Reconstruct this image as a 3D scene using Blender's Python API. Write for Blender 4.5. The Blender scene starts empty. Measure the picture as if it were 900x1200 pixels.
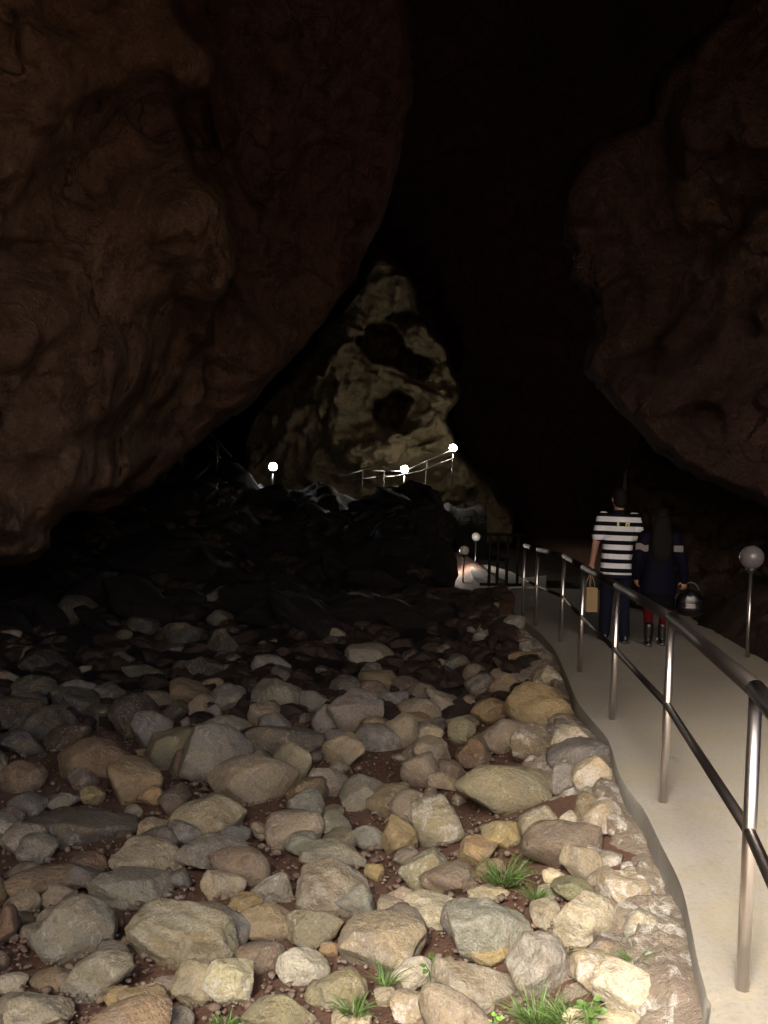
import bpy, bmesh, math, random
import numpy as np
from mathutils import Vector, Matrix

C = bpy.context.scene.collection
R = math.radians
random.seed(7)
RNG = np.random.default_rng(11)

# ------------------------------------------------------------------ camera, world, sun, exposure
F = 1170.0                      # focal length in pixels of the 900x1200 photograph
CAM = np.array([0.0, 0.0, 1.5])
PITCH, ROLL = R(0.75), R(2.3)
_r0, _u0 = np.array([1., 0, 0]), np.array([0, math.sin(PITCH), math.cos(PITCH)])
FWD = np.array([0, math.cos(PITCH), -math.sin(PITCH)])
RIGHT = _r0 * math.cos(ROLL) + _u0 * math.sin(ROLL)
UP = _u0 * math.cos(ROLL) - _r0 * math.sin(ROLL)

cam_data = bpy.data.cameras.new('camera')
cam = bpy.data.objects.new('camera', cam_data)
C.objects.link(cam)
cam.matrix_world = Matrix(((RIGHT[0], UP[0], -FWD[0], CAM[0]), (RIGHT[1], UP[1], -FWD[1], CAM[1]),
                           (RIGHT[2], UP[2], -FWD[2], CAM[2]), (0, 0, 0, 1)))
cam_data.sensor_fit = 'VERTICAL'
cam_data.sensor_height = 36.0
cam_data.sensor_width = 27.0
cam_data.lens = 36.0 * F / 1200.0
cam_data.clip_start, cam_data.clip_end = 0.05, 500
sc = bpy.context.scene
sc.camera = cam

SUN_ELEV, SUN_AZ = R(42), R(22)           # light comes from behind the camera, a little from the left
SUN_DIR = Vector((math.sin(SUN_AZ) * math.cos(SUN_ELEV), math.cos(SUN_AZ) * math.cos(SUN_ELEV), -math.sin(SUN_ELEV)))
world = bpy.data.worlds.new('World')
sc.world = world
world.use_nodes = True
nt = world.node_tree
bg = nt.nodes['Background']
sky = nt.nodes.new('ShaderNodeTexSky')
sky.sky_type = 'NISHITA'
sky.sun_disc = False
sky.sun_elevation = SUN_ELEV
sky.sun_rotation = R(180) + SUN_AZ
sky.dust_density = 4.0                    # hazy, overcast-white sky seen through the cave mouth
sky.ozone_density = 0.0
tint = nt.nodes.new('ShaderNodeMix')
tint.data_type, tint.blend_type = 'RGBA', 'MULTIPLY'
tint.inputs[0].default_value = 1.0
tint.inputs[7].default_value = (1.0, 0.93, 0.88, 1)
nt.links.new(sky.outputs[0], tint.inputs[6])
nt.links.new(tint.outputs[2], bg.inputs[0])
bg.inputs[1].default_value = 0.05
sun_data = bpy.data.lights.new('sun', 'SUN')
sun_data.energy = 1.5
sun_data.angle = R(26)
sun_data.color = (1.0, 0.94, 0.83)
sun = bpy.data.objects.new('sun', sun_data)
C.objects.link(sun)
sun.rotation_euler = SUN_DIR.to_track_quat('-Z', 'Y').to_euler()
sun.location = (0, -20, 20)

sc.view_settings.view_transform = 'Standard'
sc.view_settings.look = 'None'
sc.view_settings.gamma = 1.0
sc.view_settings.use_curve_mapping = False
sc.view_settings.exposure = 3.62
sc.render.engine = 'CYCLES'
sc.cycles.use_denoising = True
sc.cycles.max_bounces = 6
sc.cycles.diffuse_bounces = 4
sc.cycles.sample_clamp_indirect = 4.0


# ------------------------------------------------------------------ helpers
def ray(px, py):
    return FWD + RIGHT * ((px - 450) / F) + UP * (-(py - 600) / F)


def at_depth(px, py, Y):
    d = ray(px, py)
    return CAM + d * (Y / d[1])


def at_plane(px, py, z=0.0):
    d = ray(px, py)
    return CAM + d * ((z - CAM[2]) / d[2])


def project(p):
    v = np.asarray(p) - CAM
    w = v @ FWD
    return 450 + F * (v @ RIGHT) / w, 600 - F * (v @ UP) / w, w


def _h(ix, iy, iz, s):
    n = (ix * 374761393 + iy * 668265263 + iz * 2147483647 + s * 1274126177) & 0xffffffff
    n = ((n ^ (n >> 13)) * 1274126177) & 0xffffffff
    return ((n ^ (n >> 16)) & 0xffff) / 32767.5 - 1.0


def vnoise(P, s=0):
    P = np.asarray(P, float)
    i = np.floor(P).astype(np.int64)
    f = P - i
    f = f * f * f * (f * (f * 6 - 15) + 10)
    o = 0
    for dx in (0, 1):
        for dy in (0, 1):
            for dz in (0, 1):
                w = (f[..., 0] if dx else 1 - f[..., 0]) * (f[..., 1] if dy else 1 - f[..., 1]) * (f[..., 2] if dz else 1 - f[..., 2])
                o = o + w * _h(i[..., 0] + dx, i[..., 1] + dy, i[..., 2] + dz, s)
    return o


def fbm(P, octaves=4, s=0, ridged=False, gain=0.5):
    P = np.asarray(P, float)
    o, a, t = 0, 1.0, 0
    for k in range(octaves):
        n = vnoise(P * 2.03 ** k + 17.3 * k, s + k)
        o = o + a * ((1 - 2 * np.abs(n)) if ridged else n)
        t += a
        a *= gain
    return o / t


def facet(P, s=0, k=9.0):
    """broken-rock noise: every cell is a tilted plane, blended a little at the joints"""
    P = np.asarray(P, float)
    i = np.floor(P).astype(np.int64)
    num, den = np.zeros(P.shape[:-1]), np.zeros(P.shape[:-1])
    for dx in (-1, 0, 1):
        for dy in (-1, 0, 1):
            for dz in (-1, 0, 1):
                cx, cy, cz = i[..., 0] + dx, i[..., 1] + dy, i[..., 2] + dz
                r = [_h(cx, cy, cz, s + q) for q in range(7)]
                ox, oy, oz = P[..., 0] - cx - .5 - .5 * r[0], P[..., 1] - cy - .5 - .5 * r[1], P[..., 2] - cz - .5 - .5 * r[2]
                w = np.exp(-k * (ox * ox + oy * oy + oz * oz))
                num += w * (1.1 * (r[3] * ox + r[4] * oy + r[5] * oz) + 0.55 * r[6])
                den += w
    return num / (den + 1e-12)


def tag(o, label=None, cat=None, group=None, kind=None):
    for k, v in (('label', label), ('category', cat), ('group', group), ('kind', kind)):
        if v:
            o[k] = v
    return o


def link(name, me, mat=None, parent=None):
    o = bpy.data.objects.new(name, me)
    C.objects.link(o)
    if mat:
        if len(me.materials) == 0:
            me.materials.append(mat)
    if parent:
        o.parent = parent
    return o


def empty(name, loc, rz=0.0):
    o = bpy.data.objects.new(name, None)
    o.empty_display_size = 0.1
    C.objects.link(o)
    o.location = [float(v) for v in loc]
    o.rotation_euler = (0, 0, rz)
    return o


def mesh_from(name, verts, faces, smooth=True):
    me = bpy.data.meshes.new(name)
    me.from_pydata([tuple(map(float, v)) for v in verts], [], [tuple(map(int, f)) for f in faces])
    if smooth:
        me.polygons.foreach_set('use_smooth', [True] * len(me.polygons))
    me.update()
    return me


class MB:
    """collects tubes, boxes, spheres and blades into one mesh"""
    def __init__(self):
        self.v, self.f = [], []

    def add(self, v, f):
        n = len(self.v)
        self.v += [tuple(map(float, p)) for p in v]
        self.f += [tuple(i + n for i in q) for q in f]

    def tube(self, pts, rad, seg=12, cap=True):
        pts = [Vector(tuple(map(float, p))) for p in pts]
        rads = rad if isinstance(rad, (list, tuple)) else [rad] * len(pts)
        rings = []
        prev = None
        for i, p in enumerate(pts):
            t = (pts[min(i + 1, len(pts) - 1)] - pts[max(i - 1, 0)]).normalized()
            if prev is None:
                a = t.cross(Vector((0, 0, 1)))
                if a.length < 1e-3:
                    a = t.cross(Vector((0, 1, 0)))
            else:
                a = prev - t * prev.dot(t)
            a.normalize()
            prev = a
            b = t.cross(a)
            rings.append([p + (a * math.cos(2 * math.pi * k / seg) + b * math.sin(2 * math.pi * k / seg)) * rads[i] for k in range(seg)])
        v = [q for r in rings for q in r]
        f = []
        for i in range(len(rings) - 1):
            for k in range(seg):
                k2 = (k + 1) % seg
                f.append((i * seg + k, i * seg + k2, (i + 1) * seg + k2, (i + 1) * seg + k))
        if cap:
            f.append(tuple(range(seg - 1, -1, -1)))
            f.append(tuple((len(rings) - 1) * seg + k for k in range(seg)))
        self.add(v, f)

    def ellipsoid(self, c, r, nu=20, nv=12, rot=None):
        v, f = [], []
        for j in range(nv + 1):
            t = math.pi * j / nv
            for i in range(nu):
                p = 2 * math.pi * i / nu
                q = Vector((r[0] * math.sin(t) * math.cos(p), r[1] * math.sin(t) * math.sin(p), r[2] * math.cos(t)))
                if rot:
                    q = rot @ q
                v.append((c[0] + q.x, c[1] + q.y, c[2] + q.z))
        for j in range(nv):
            for i in range(nu):
                i2 = (i + 1) % nu
                f.append((j * nu + i, (j + 1) * nu + i, (j + 1) * nu + i2, j * nu + i2))
        self.add(v, f)

    def box(self, c, s, rot=None):
        v = []
        for x in (-1, 1):
            for y in (-1, 1):
                for z in (-1, 1):
                    q = Vector((x * s[0] / 2, y * s[1] / 2, z * s[2] / 2))
                    if rot:
                        q = rot @ q
                    v.append((c[0] + q.x, c[1] + q.y, c[2] + q.z))
        self.add(v, [(0, 1, 3, 2), (4, 6, 7, 5), (0, 4, 5, 1), (2, 3, 7, 6), (0, 2, 6, 4), (1, 5, 7, 3)])

    def loft(self, rings, seg=28):
        """rings of (cx, cy, z, rx, ry): a closed stack of ellipses"""
        v, f = [], []
        for (cx, cy, z, rx, ry) in rings:
            for k in range(seg):
                a = 2 * math.pi * k / seg
                ca, sa = math.cos(a), math.sin(a)
                v.append((cx + rx * math.copysign(abs(ca) ** 0.85, ca), cy + ry * math.copysign(abs(sa) ** 0.85, sa), z))
        for i in range(len(rings) - 1):
            for k in range(seg):
                k2 = (k + 1) % seg
                f.append((i * seg + k, i * seg + k2, (i + 1) * seg + k2, (i + 1) * seg + k))
        f.append(tuple(range(seg - 1, -1, -1)))
        f.append(tuple((len(rings) - 1) * seg + k for k in range(seg)))
        self.add(v, f)

    def limb(self, pts, rads, seg=14):
        """tapered limb with round joints"""
        for i in range(len(pts) - 1):
            self.tube([pts[i], pts[i + 1]], [rads[i], rads[i + 1]], seg)
        for p, r in zip(pts, rads):
            self.ellipsoid(p, (r, r, r), seg, 8)

    def build(self, name, mat, parent=None, smooth=True):
        me = mesh_from(name, self.v, self.f, smooth)
        return link(name, me, mat, parent)

    def build_union(self, name, mat, parent=None, voxel=0.008, smooth_it=3):
        """one continuous skin over everything collected (voxel union, then relaxed)"""
        me = mesh_from(name, self.v, self.f, True)
        tmp = bpy.data.objects.new('tmp_union', me)
        C.objects.link(tmp)
        m = tmp.modifiers.new('r', 'REMESH')
        m.mode = 'VOXEL'
        m.voxel_size = voxel
        m.use_smooth_shade = True
        if smooth_it:
            s = tmp.modifiers.new('s', 'SMOOTH')
            s.iterations = smooth_it
            s.factor = 0.5
        dg = bpy.context.evaluated_depsgraph_get()
        new = bpy.data.meshes.new_from_object(tmp.evaluated_get(dg))
        new.name = name
        bpy.data.objects.remove(tmp)
        new.materials.clear()
        return link(name, new, mat, parent)


# ------------------------------------------------------------------ materials
class NT:
    def __init__(self, name):
        self.m = bpy.data.materials.new(name)
        self.m.use_nodes = True
        self.t = self.m.node_tree
        self.b = self.t.nodes['Principled BSDF']

    def n(self, typ, **kw):
        nd = self.t.nodes.new(typ)
        for k, v in kw.items():
            setattr(nd, k, v)
        return nd

    def put(self, sock, v):
        if hasattr(v, 'is_output'):
            self.t.links.new(v, sock)
        else:
            sock.default_value = v

    def noise(self, vec, scale, detail=6, rough=0.6, dist=0.0):
        nd = self.n('ShaderNodeTexNoise')
        self.put(nd.inputs['Vector'], vec)
        for k, v in (('Scale', scale), ('Detail', detail), ('Roughness', rough), ('Distortion', dist)):
            nd.inputs[k].default_value = v
        return nd.outputs[0]

    def ramp(self, fac, stops):
        nd = self.n('ShaderNodeValToRGB')
        self.put(nd.inputs[0], fac)
        el = nd.color_ramp.elements
        while len(el) < len(stops):
            el.new(0.5)
        for e, (p, c) in zip(el, stops):
            e.position = p
            e.color = (c, c, c, 1) if isinstance(c, (int, float)) else (*c, 1)
        return nd.outputs[0]

    def mix(self, fac, a, b, mode='MIX'):
        nd = self.n('ShaderNodeMix', data_type='RGBA', blend_type=mode)
        self.put(nd.inputs[0], fac)
        for s, v in ((nd.inputs[6], a), (nd.inputs[7], b)):
            self.put(s, (*v, 1) if isinstance(v, tuple) and len(v) == 3 else v)
        return nd.outputs[2]

    def math(self, op, a, b=0.0, clamp=False):
        nd = self.n('ShaderNodeMath', operation=op, use_clamp=clamp)
        self.put(nd.inputs[0], a)
        self.put(nd.inputs[1], b)
        return nd.outputs[0]

    def bump(self, height, strength=0.5, dist=0.02, normal=None):
        nd = self.n('ShaderNodeBump')
        self.put(nd.inputs['Height'], height)
        nd.inputs['Strength'].default_value = strength
        nd.inputs['Distance'].default_value = dist
        if normal:
            self.put(nd.inputs['Normal'], normal)
        return nd.outputs[0]

    def coord(self, which='Object'):
        return self.n('ShaderNodeTexCoord').outputs[which]

    def done(self, color=None, rough=None, normal=None, metal=None, spec=None):
        for k, v in (('Base Color', color), ('Roughness', rough), ('Normal', normal), ('Metallic', metal), ('Specular IOR Level', spec)):
            if v is not None:
                self.put(self.b.inputs[k], (*v, 1) if isinstance(v, tuple) and len(v) == 3 else v)
        return self.m


def mat_plain(name, color, rough=0.6, metal=0.0, var=0.15, scale=20, bump=0.2, spec=0.5, bd=0.004):
    g = NT(name)
    co = g.coord()
    n = g.noise(co, scale)
    col = g.mix(n, tuple(c * (1 - var) for c in color), tuple(min(1, c * (1 + var)) for c in color))
    return g.done(col, rough, g.bump(g.noise(co, scale * 3), bump, bd) if bump else None, metal, spec)


def mat_stone(kind):
    """river stone: the object's own colour, mottled, stained and veined by kind"""
    g = NT('stone_' + kind)
    info = g.n('ShaderNodeObjectInfo')
    base, rnd = info.outputs['Color'], info.outputs['Random']
    va = g.n('ShaderNodeVectorMath', operation='ADD')
    g.put(va.inputs[0], g.coord())
    sh = g.math('MULTIPLY', rnd, 97.0)
    cmb = g.n('ShaderNodeCombineXYZ')
    for k in range(3):
        g.put(cmb.inputs[k], sh)
    g.put(va.inputs[1], cmb.outputs[0])
    co = va.outputs[0]
    big = g.noise(co, 3.2, 6, 0.6, 0.6)
    mid = g.noise(co, 11, 9, 0.68)
    fine = g.noise(co, 75, 6, 0.75)
    grain = g.noise(co, 210, 3, 0.7)
    col = g.mix(g.ramp(big, [(0.3, 0.0), (0.72, 1.0)]), g.mix(1.0, base, (0.66, 0.64, 0.63), 'MULTIPLY'), g.mix(1.0, base, (1.22, 1.20, 1.13), 'MULTIPLY'))
    # iron and clay stains, grey-blue cores, olive algae
    st = g.ramp(g.noise(co, 4.5, 8, 0.66, 0.8), [(0.50, 0.0), (0.62, 0.75)])
    col = g.mix(st, col, g.mix(0.62, base, (0.29, 0.205, 0.095)))
    gb = g.ramp(g.noise(co, 3.1, 8, 0.66, 1.2), [(0.49, 0.0), (0.60, 0.8)])
    col = g.mix(gb, col, g.mix(0.55, base, (0.17, 0.17, 0.17)))
    al = g.ramp(g.noise(co, 5.7, 9, 0.7, 0.5), [(0.52, 0.0), (0.66, 0.7)])
    col = g.mix(al, col, g.mix(0.55, base, (0.22, 0.20, 0.095)))
    if kind == 'banded':
        w = g.n('ShaderNodeTexWave', wave_type='BANDS', bands_direction='DIAGONAL')
        g.put(w.inputs['Vector'], co)
        for k, v in (('Scale', 4.0), ('Distortion', 6.0), ('Detail', 4.0), ('Detail Scale', 1.6), ('Detail Roughness', 0.6)):
            w.inputs[k].default_value = v
        col = g.mix(g.math('MULTIPLY', w.outputs[1], 0.55), col, g.mix(0.55, base, (0.52, 0.50, 0.44)))
    if kind == 'limed':
        lm = g.ramp(g.noise(co, 9, 9, 0.72), [(0.50, 0.0), (0.58, 0.9)])
        col = g.mix(lm, col, (0.62, 0.58, 0.52))
    if kind == 'speckled':
        sp = g.ramp(g.noise(co, 42, 4, 0.7), [(0.58, 0.0), (0.66, 0.75)])
        col = g.mix(sp, col, (0.52, 0.49, 0.45))
    # dark pits, pale chips and scratches, grain
    col = g.mix(g.ramp(mid, [(0.30, 0.8), (0.45, 0.0)]), col, g.mix(1.0, base, (0.36, 0.31, 0.28), 'MULTIPLY'))
    ed = g.ramp(g.noise(co, 17, 10, 0.78, 1.2), [(0.56, 0.0), (0.63, 0.75)])
    col = g.mix(ed, col, g.mix(0.65, base, (0.60, 0.57, 0.50)))
    col = g.mix(g.ramp(fine, [(0.36, 0.55), (0.55, 0.0)]), col, g.mix(1.0, base, (0.45, 0.41, 0.38), 'MULTIPLY'))
    col = g.mix(g.ramp(grain, [(0.35, 0.4), (0.6, 0.0)]), col, g.mix(1.0, col, (0.6, 0.57, 0.55), 'MULTIPLY'))
    sc_ = g.ramp(g.noise(co, 60, 6, 0.8, 2.0), [(0.64, 0.0), (0.70, 0.5)])
    col = g.mix(sc_, col, (0.50, 0.46, 0.40))
    h = g.math('ADD', g.math('MULTIPLY', mid, 0.7), g.math('MULTIPLY', fine, 0.22))
    h = g.math('ADD', h, g.math('MULTIPLY', big, 0.8))
    nrm = g.bump(h, 1.0, 0.07)
    ro = g.ramp(mid, [(0.3, 0.45), (0.7, 0.75)])
    return g.done(col, ro, nrm, spec=0.4)


def mat_cave(name, dark, light, warm, rough=0.75, scale=1.0, bump=0.9, spec=0.3, bdist=0.12):
    g = NT(name)
    co = g.coord()
    big = g.noise(co, 0.45 * scale, 10, 0.68)
    mid = g.noise(co, 2.2 * scale, 10, 0.72)
    fine = g.noise(co, 14 * scale, 8, 0.75)
    # streaks that run down the rock
    mp = g.n('ShaderNodeMapping')
    g.put(mp.inputs['Vector'], co)
    mp.inputs['Scale'].default_value = (1.0, 1.0, 0.3)
    mp.inputs['Rotation'].default_value = (0, R(-28), 0)
    strk = g.noise(mp.outputs[0], 2.6 * scale, 10, 0.72)
    col = g.mix(g.ramp(big, [(0.32, 0.0), (0.68, 1.0)]), dark, light)
    col = g.mix(g.ramp(strk, [(0.52, 0.0), (0.68, 0.6)]), col, warm)
    col = g.mix(g.ramp(mid, [(0.36, 0.7), (0.52, 0.0)]), col, tuple(c * 0.45 for c in dark))
    col = g.mix(g.ramp(fine, [(0.56, 0.0), (0.70, 0.6)]), col, tuple(min(1, c * 1.9) for c in light))
    col = g.mix(g.ramp(g.noise(co, 34 * scale, 6, 0.75), [(0.34, 0.6), (0.48, 0.0)]), col, tuple(c * 0.4 for c in dark))
    col = g.mix(g.ramp(g.noise(co, 0.9 * scale, 10, 0.75), [(0.60, 0.0), (0.68, 0.7)]), col, tuple(min(1, c * 1.25) for c in warm))
    h = g.math('ADD', g.math('MULTIPLY', mid, 1.0), g.math('MULTIPLY', fine, 0.55))
    # joints and cracks of the rock
    wv = g.n('ShaderNodeVectorMath', operation='ADD')
    wn = g.n('ShaderNodeTexNoise')
    g.put(wn.inputs['Vector'], co)
    wn.inputs['Scale'].default_value, wn.inputs['Detail'].default_value = 1.3 * scale, 8
    wn.inputs['Roughness'].default_value = 0.7
    ws = g.n('ShaderNodeVectorMath', operation='SCALE')
    g.put(ws.inputs[0], wn.outputs[1])
    ws.inputs['Scale'].default_value = 0.9 / scale
    g.put(wv.inputs[0], co)
    g.put(wv.inputs[1], ws.outputs[0])
    vo = g.n('ShaderNodeTexVoronoi', feature='DISTANCE_TO_EDGE')
    g.put(vo.inputs['Vector'], wv.outputs[0])
    vo.inputs['Scale'].default_value = 0.75 * scale
    gap = g.math('MULTIPLY', g.ramp(vo.outputs[0], [(0.0, 1.0), (0.035, 0.0)]), g.ramp(big, [(0.42, 0.0), (0.56, 1.0)]))
    col = g.mix(g.math('MULTIPLY', gap, 0.5), col, tuple(c * 0.35 for c in dark))
    h = g.math('SUBTRACT', h, g.math('MULTIPLY', gap, 0.5))
    return g.done(col, rough, g.bump(h, bump, bdist), spec=spec)


M = {}
for k in ('plain', 'banded', 'limed', 'speckled'):
    M[k] = mat_stone(k)
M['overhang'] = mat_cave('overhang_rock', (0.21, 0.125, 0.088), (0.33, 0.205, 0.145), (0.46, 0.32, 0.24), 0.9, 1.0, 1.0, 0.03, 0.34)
M['recess'] = mat_cave('shaded_recess_rock', (0.15, 0.083, 0.062), (0.26, 0.150, 0.110), (0.30, 0.19, 0.14), 0.9, 1.0, 1.0, 0.03, 0.34)  # darker than the overhang: shading of the set-back wall painted in
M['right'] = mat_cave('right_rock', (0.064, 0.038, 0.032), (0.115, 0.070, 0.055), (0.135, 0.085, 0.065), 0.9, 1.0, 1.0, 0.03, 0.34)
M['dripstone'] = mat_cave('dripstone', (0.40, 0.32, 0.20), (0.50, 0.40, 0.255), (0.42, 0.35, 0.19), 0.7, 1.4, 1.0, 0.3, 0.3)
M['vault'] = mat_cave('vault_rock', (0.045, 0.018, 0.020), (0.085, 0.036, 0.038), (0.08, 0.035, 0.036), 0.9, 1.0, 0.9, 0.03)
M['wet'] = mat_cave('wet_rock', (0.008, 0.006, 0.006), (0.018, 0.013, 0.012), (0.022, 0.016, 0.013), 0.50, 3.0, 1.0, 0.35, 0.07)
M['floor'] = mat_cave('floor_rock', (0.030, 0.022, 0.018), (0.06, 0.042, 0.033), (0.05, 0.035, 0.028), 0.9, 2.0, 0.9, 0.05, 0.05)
M['steel'] = mat_plain('stainless_steel', (0.66, 0.61, 0.585), 0.33, 1.0, 0.05, 60, 0.03)
M['dark_steel'] = mat_plain('dark_tube_steel', (0.085, 0.07, 0.066), 0.48, 1.0, 0.1, 40, 0.05)


def mat_soil():
    g = NT('red_soil')
    co = g.coord()
    a = g.noise(co, 1.3, 6, 0.6)
    b = g.noise(co, 30, 8, 0.75)
    col = g.mix(a, (0.14, 0.058, 0.038), (0.21, 0.10, 0.062))
    col = g.mix(g.ramp(b, [(0.45, 0.0), (0.7, 0.7)]), col, (0.24, 0.15, 0.10))
    col = g.mix(g.ramp(g.noise(co, 70, 6, 0.8), [(0.3, 0.7), (0.5, 0.0)]), col, (0.05, 0.03, 0.02))
    h = g.math('ADD', b, g.math('MULTIPLY', g.noise(co, 90, 6, 0.8), 0.5))
    return g.done(col, 0.9, g.bump(h, 1.0, 0.04))


def mat_concrete(name, c0, c1, stain, scale=1.0):
    g = NT(name)
    co = g.coord()
    a = g.noise(co, 0.8 * scale, 8, 0.6, 0.6)
    b = g.noise(co, 45, 6, 0.7)
    col = g.mix(g.ramp(a, [(0.3, 0.0), (0.7, 1.0)]), c0, c1)
    col = g.mix(g.ramp(g.noise(co, 2.2, 9, 0.68, 1.0), [(0.46, 0.0), (0.68, 0.75)]), col, stain)
    col = g.mix(g.ramp(g.noise(co, 7, 9, 0.7, 0.5), [(0.56, 0.0), (0.70, 0.45)]), col, tuple(c * 0.66 for c in stain))
    col = g.mix(g.ramp(g.noise(co, 0.55, 5, 0.6), [(0.42, 0.0), (0.62, 0.6)]), col, g.mix(0.5, stain, c0))
    col = g.mix(g.ramp(g.noise(co, 1.4, 10, 0.75, 0.4), [(0.60, 0.0), (0.70, 0.35)]), col, tuple(c * 0.5 for c in c0))
    col = g.mix(g.ramp(g.noise(co, 3.1, 3, 0.5), [(0.68, 0.0), (0.74, 0.45)]), col, tuple(c * 0.45 for c in c0))
    col = g.mix(g.ramp(b, [(0.32, 0.45), (0.5, 0.0)]), col, tuple(c * 0.6 for c in c0))
    col = g.mix(g.ramp(g.noise(co, 160, 3, 0.6), [(0.62, 0.0), (0.7, 0.35)]), col, tuple(c * 0.4 for c in c0))
    h = g.math('ADD', b, g.math('MULTIPLY', g.noise(co, 8, 6, 0.6), 1.2))
    return g.done(col, 0.8, g.bump(h, 0.25, 0.012))


M['soil'] = mat_soil()
M['path'] = mat_concrete('path_concrete', (0.25, 0.228, 0.20), (0.305, 0.28, 0.245), (0.29, 0.25, 0.155))
M['kerb'] = mat_concrete('kerb_cement', (0.22, 0.21, 0.19), (0.30, 0.285, 0.26), (0.20, 0.18, 0.13))


def mat_mortar():
    g = NT('lime_mortar')
    co = g.coord()
    a = g.noise(co, 2.5, 7, 0.6, 0.5)
    col = g.mix(g.ramp(a, [(0.35, 0.0), (0.65, 1.0)]), (0.23, 0.175, 0.135), (0.34, 0.28, 0.21))
    col = g.mix(g.ramp(g.noise(co, 6, 9, 0.72, 0.6), [(0.52, 0.0), (0.59, 0.9)]), col, (0.60, 0.565, 0.51))
    b = g.noise(co, 24, 9, 0.75)
    col = g.mix(g.ramp(b, [(0.32, 0.85), (0.46, 0.0)]), col, (0.07, 0.05, 0.04))
    return g.done(col, 0.85, g.bump(g.math('ADD', b, g.noise(co, 70, 5, 0.7)), 1.0, 0.035))


M['mortar'] = mat_mortar()


# ------------------------------------------------------------------ the path edge and the stone bed
EDGE_PX = [(830, 1200), (828, 1162), (818, 1123), (809, 1077), (797, 1031), (774, 985), (755, 947), (728, 909), (713, 866),
           (692, 840), (675, 817), (662, 785), (648, 758), (634, 742), (617, 728), (603, 716)]
_e = [at_plane(x, y)[:2] for x, y in EDGE_PX]
_e = [np.array(p) for p in ((-0.9, -30.0), (-0.7, -3.0), (-0.35, -1.0), (0.1, 0.7), (0.55, 1.9))] + _e + [np.array(p) for p in ((2.15, 16.0), (2.35, 18.2))]


def catmull(pts, n=8):
    out = []
    P = [pts[0]] + list(pts) + [pts[-1]]
    for i in range(1, len(P) - 2):
        for k in range(n):
            t = k / n
            a, b, c, d = P[i - 1], P[i], P[i + 1], P[i + 2]
            out.append(0.5 * ((2 * b) + (c - a) * t + (2 * a - 5 * b + 4 * c - d) * t * t + (3 * b - a - 3 * c + d) * t ** 3))
    out.append(P[-2])
    return np.array(out)


EDGE = catmull(_e, 6)
_o = np.argsort(EDGE[:, 1])
EX, EY = EDGE[_o, 0], EDGE[_o, 1]


def edge_x(y):
    return np.interp(y, EY, EX)


def sstep(a, b, x):
    t = np.clip((np.asarray(x, float) - a) / (b - a), 0, 1)
    return t * t * (3 - 2 * t)


def bed(x, y):
    """height of the stone bed left of the path"""
    u = edge_x(y) - np.asarray(x, float)
    z = -0.17 - 0.33 * sstep(0.0, 1.1, u) - 0.22 * sstep(0.8, 5, u)
    z = np.where(u < 0, -0.17, z)
    return z + 0.25 * sstep(11, 16, y)


# ground: one sheet, out beyond the cave mouth
xs = np.concatenate([[-90, -60, -40, -28], np.arange(-20, 10, 0.16), [12, 16, 22, 30, 45, 70, 90]])
ys = np.concatenate([[-90, -60, -40, -25, -15, -9], np.arange(-6, 17, 0.16), np.arange(17, 46, 0.8), [50, 60, 80, 100]])
X, Y = np.meshgrid(xs, ys)
Z = bed(X, Y)
Z = Z + 0.05 * fbm(np.stack([X * 1.4, Y * 1.4, X * 0], -1), 4, 3)
Z = np.where(edge_x(Y) - X < 0.03, -0.19, Z)
Z = np.where(X > 3.8 + 0.05 * Y, -0.19 + 0.3 * sstep(0, 1.5, X - 3.8 - 0.05 * Y), Z)
nx, ny = len(xs), len(ys)
idx = np.arange(nx * ny).reshape(ny, nx)
gf = np.stack([idx[:-1, :-1], idx[:-1, 1:], idx[1:, 1:], idx[1:, :-1]], -1).reshape(-1, 4)
o = link('ground', mesh_from('ground', np.stack([X, Y, Z], -1).reshape(-1, 3), gf), M['soil'])
tag(o, kind='structure')

# path: slab top between the curved left edge and the right edge
RE = np.array([(3.2, -30.0), (3.3, -3.0), (3.35, 3.0), (3.75, 8.0), (4.05, 11.0), (4.5, 15.0), (4.7, 19.0)])
pv, pf = [], []
NC = 14
sel = [i for i in range(len(EX)) if EY[i] >= -30]
for i in sel:
    xr = np.interp(EY[i], RE[:, 1], RE[:, 0])
    for k in range(NC + 1):
        t = k / NC
        x = EX[i] * (1 - t) + xr * t
        z = 0.004 * vnoise(np.array([x * 0.9, EY[i] * 0.9, 0.0])) + 0.0
        if k == 0:
            z -= 0.012
        pv.append((x + (0.012 if k == 1 else 0), EY[i], z))
for r in range(len(sel) - 1):
    for k in range(NC):
        a = r * (NC + 1) + k
        pf.append((a, a + 1, a + NC + 2, a + NC + 1))
o = link('path', mesh_from('path', pv, pf), M['path'])
tag(o, kind='structure')
# rounded narrow arris column (second column sits close to the edge)
me = o.data
for r in range(len(sel)):
    v = me.vertices[r * (NC + 1) + 1]
    v.co.x = EX[sel[r]] + 0.035
# kerb: the cement face under the edge
kv, kf = [], []
prof = [(0.0, -0.012), (-0.004, -0.03), (-0.004, -0.16), (0.004, -0.3), (0.01, -0.6), (0.25, -0.6)]
for i in sel:
    for (dx, dz) in prof:
        kv.append((EX[i] + dx + 0.012 * float(vnoise(np.array([EX[i] * 3, EY[i] * 3, dz * 9]))) * (dz < -0.02), EY[i], dz - 0.0))
n = len(prof)
for r in range(len(sel) - 1):
    for k in range(n - 1):
        a = r * n + k
        kf.append((a, a + 1, a + n + 1, a + n))
o = link('kerb', mesh_from('kerb', kv, kf), M['kerb'])
tag(o, kind='structure')
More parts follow.
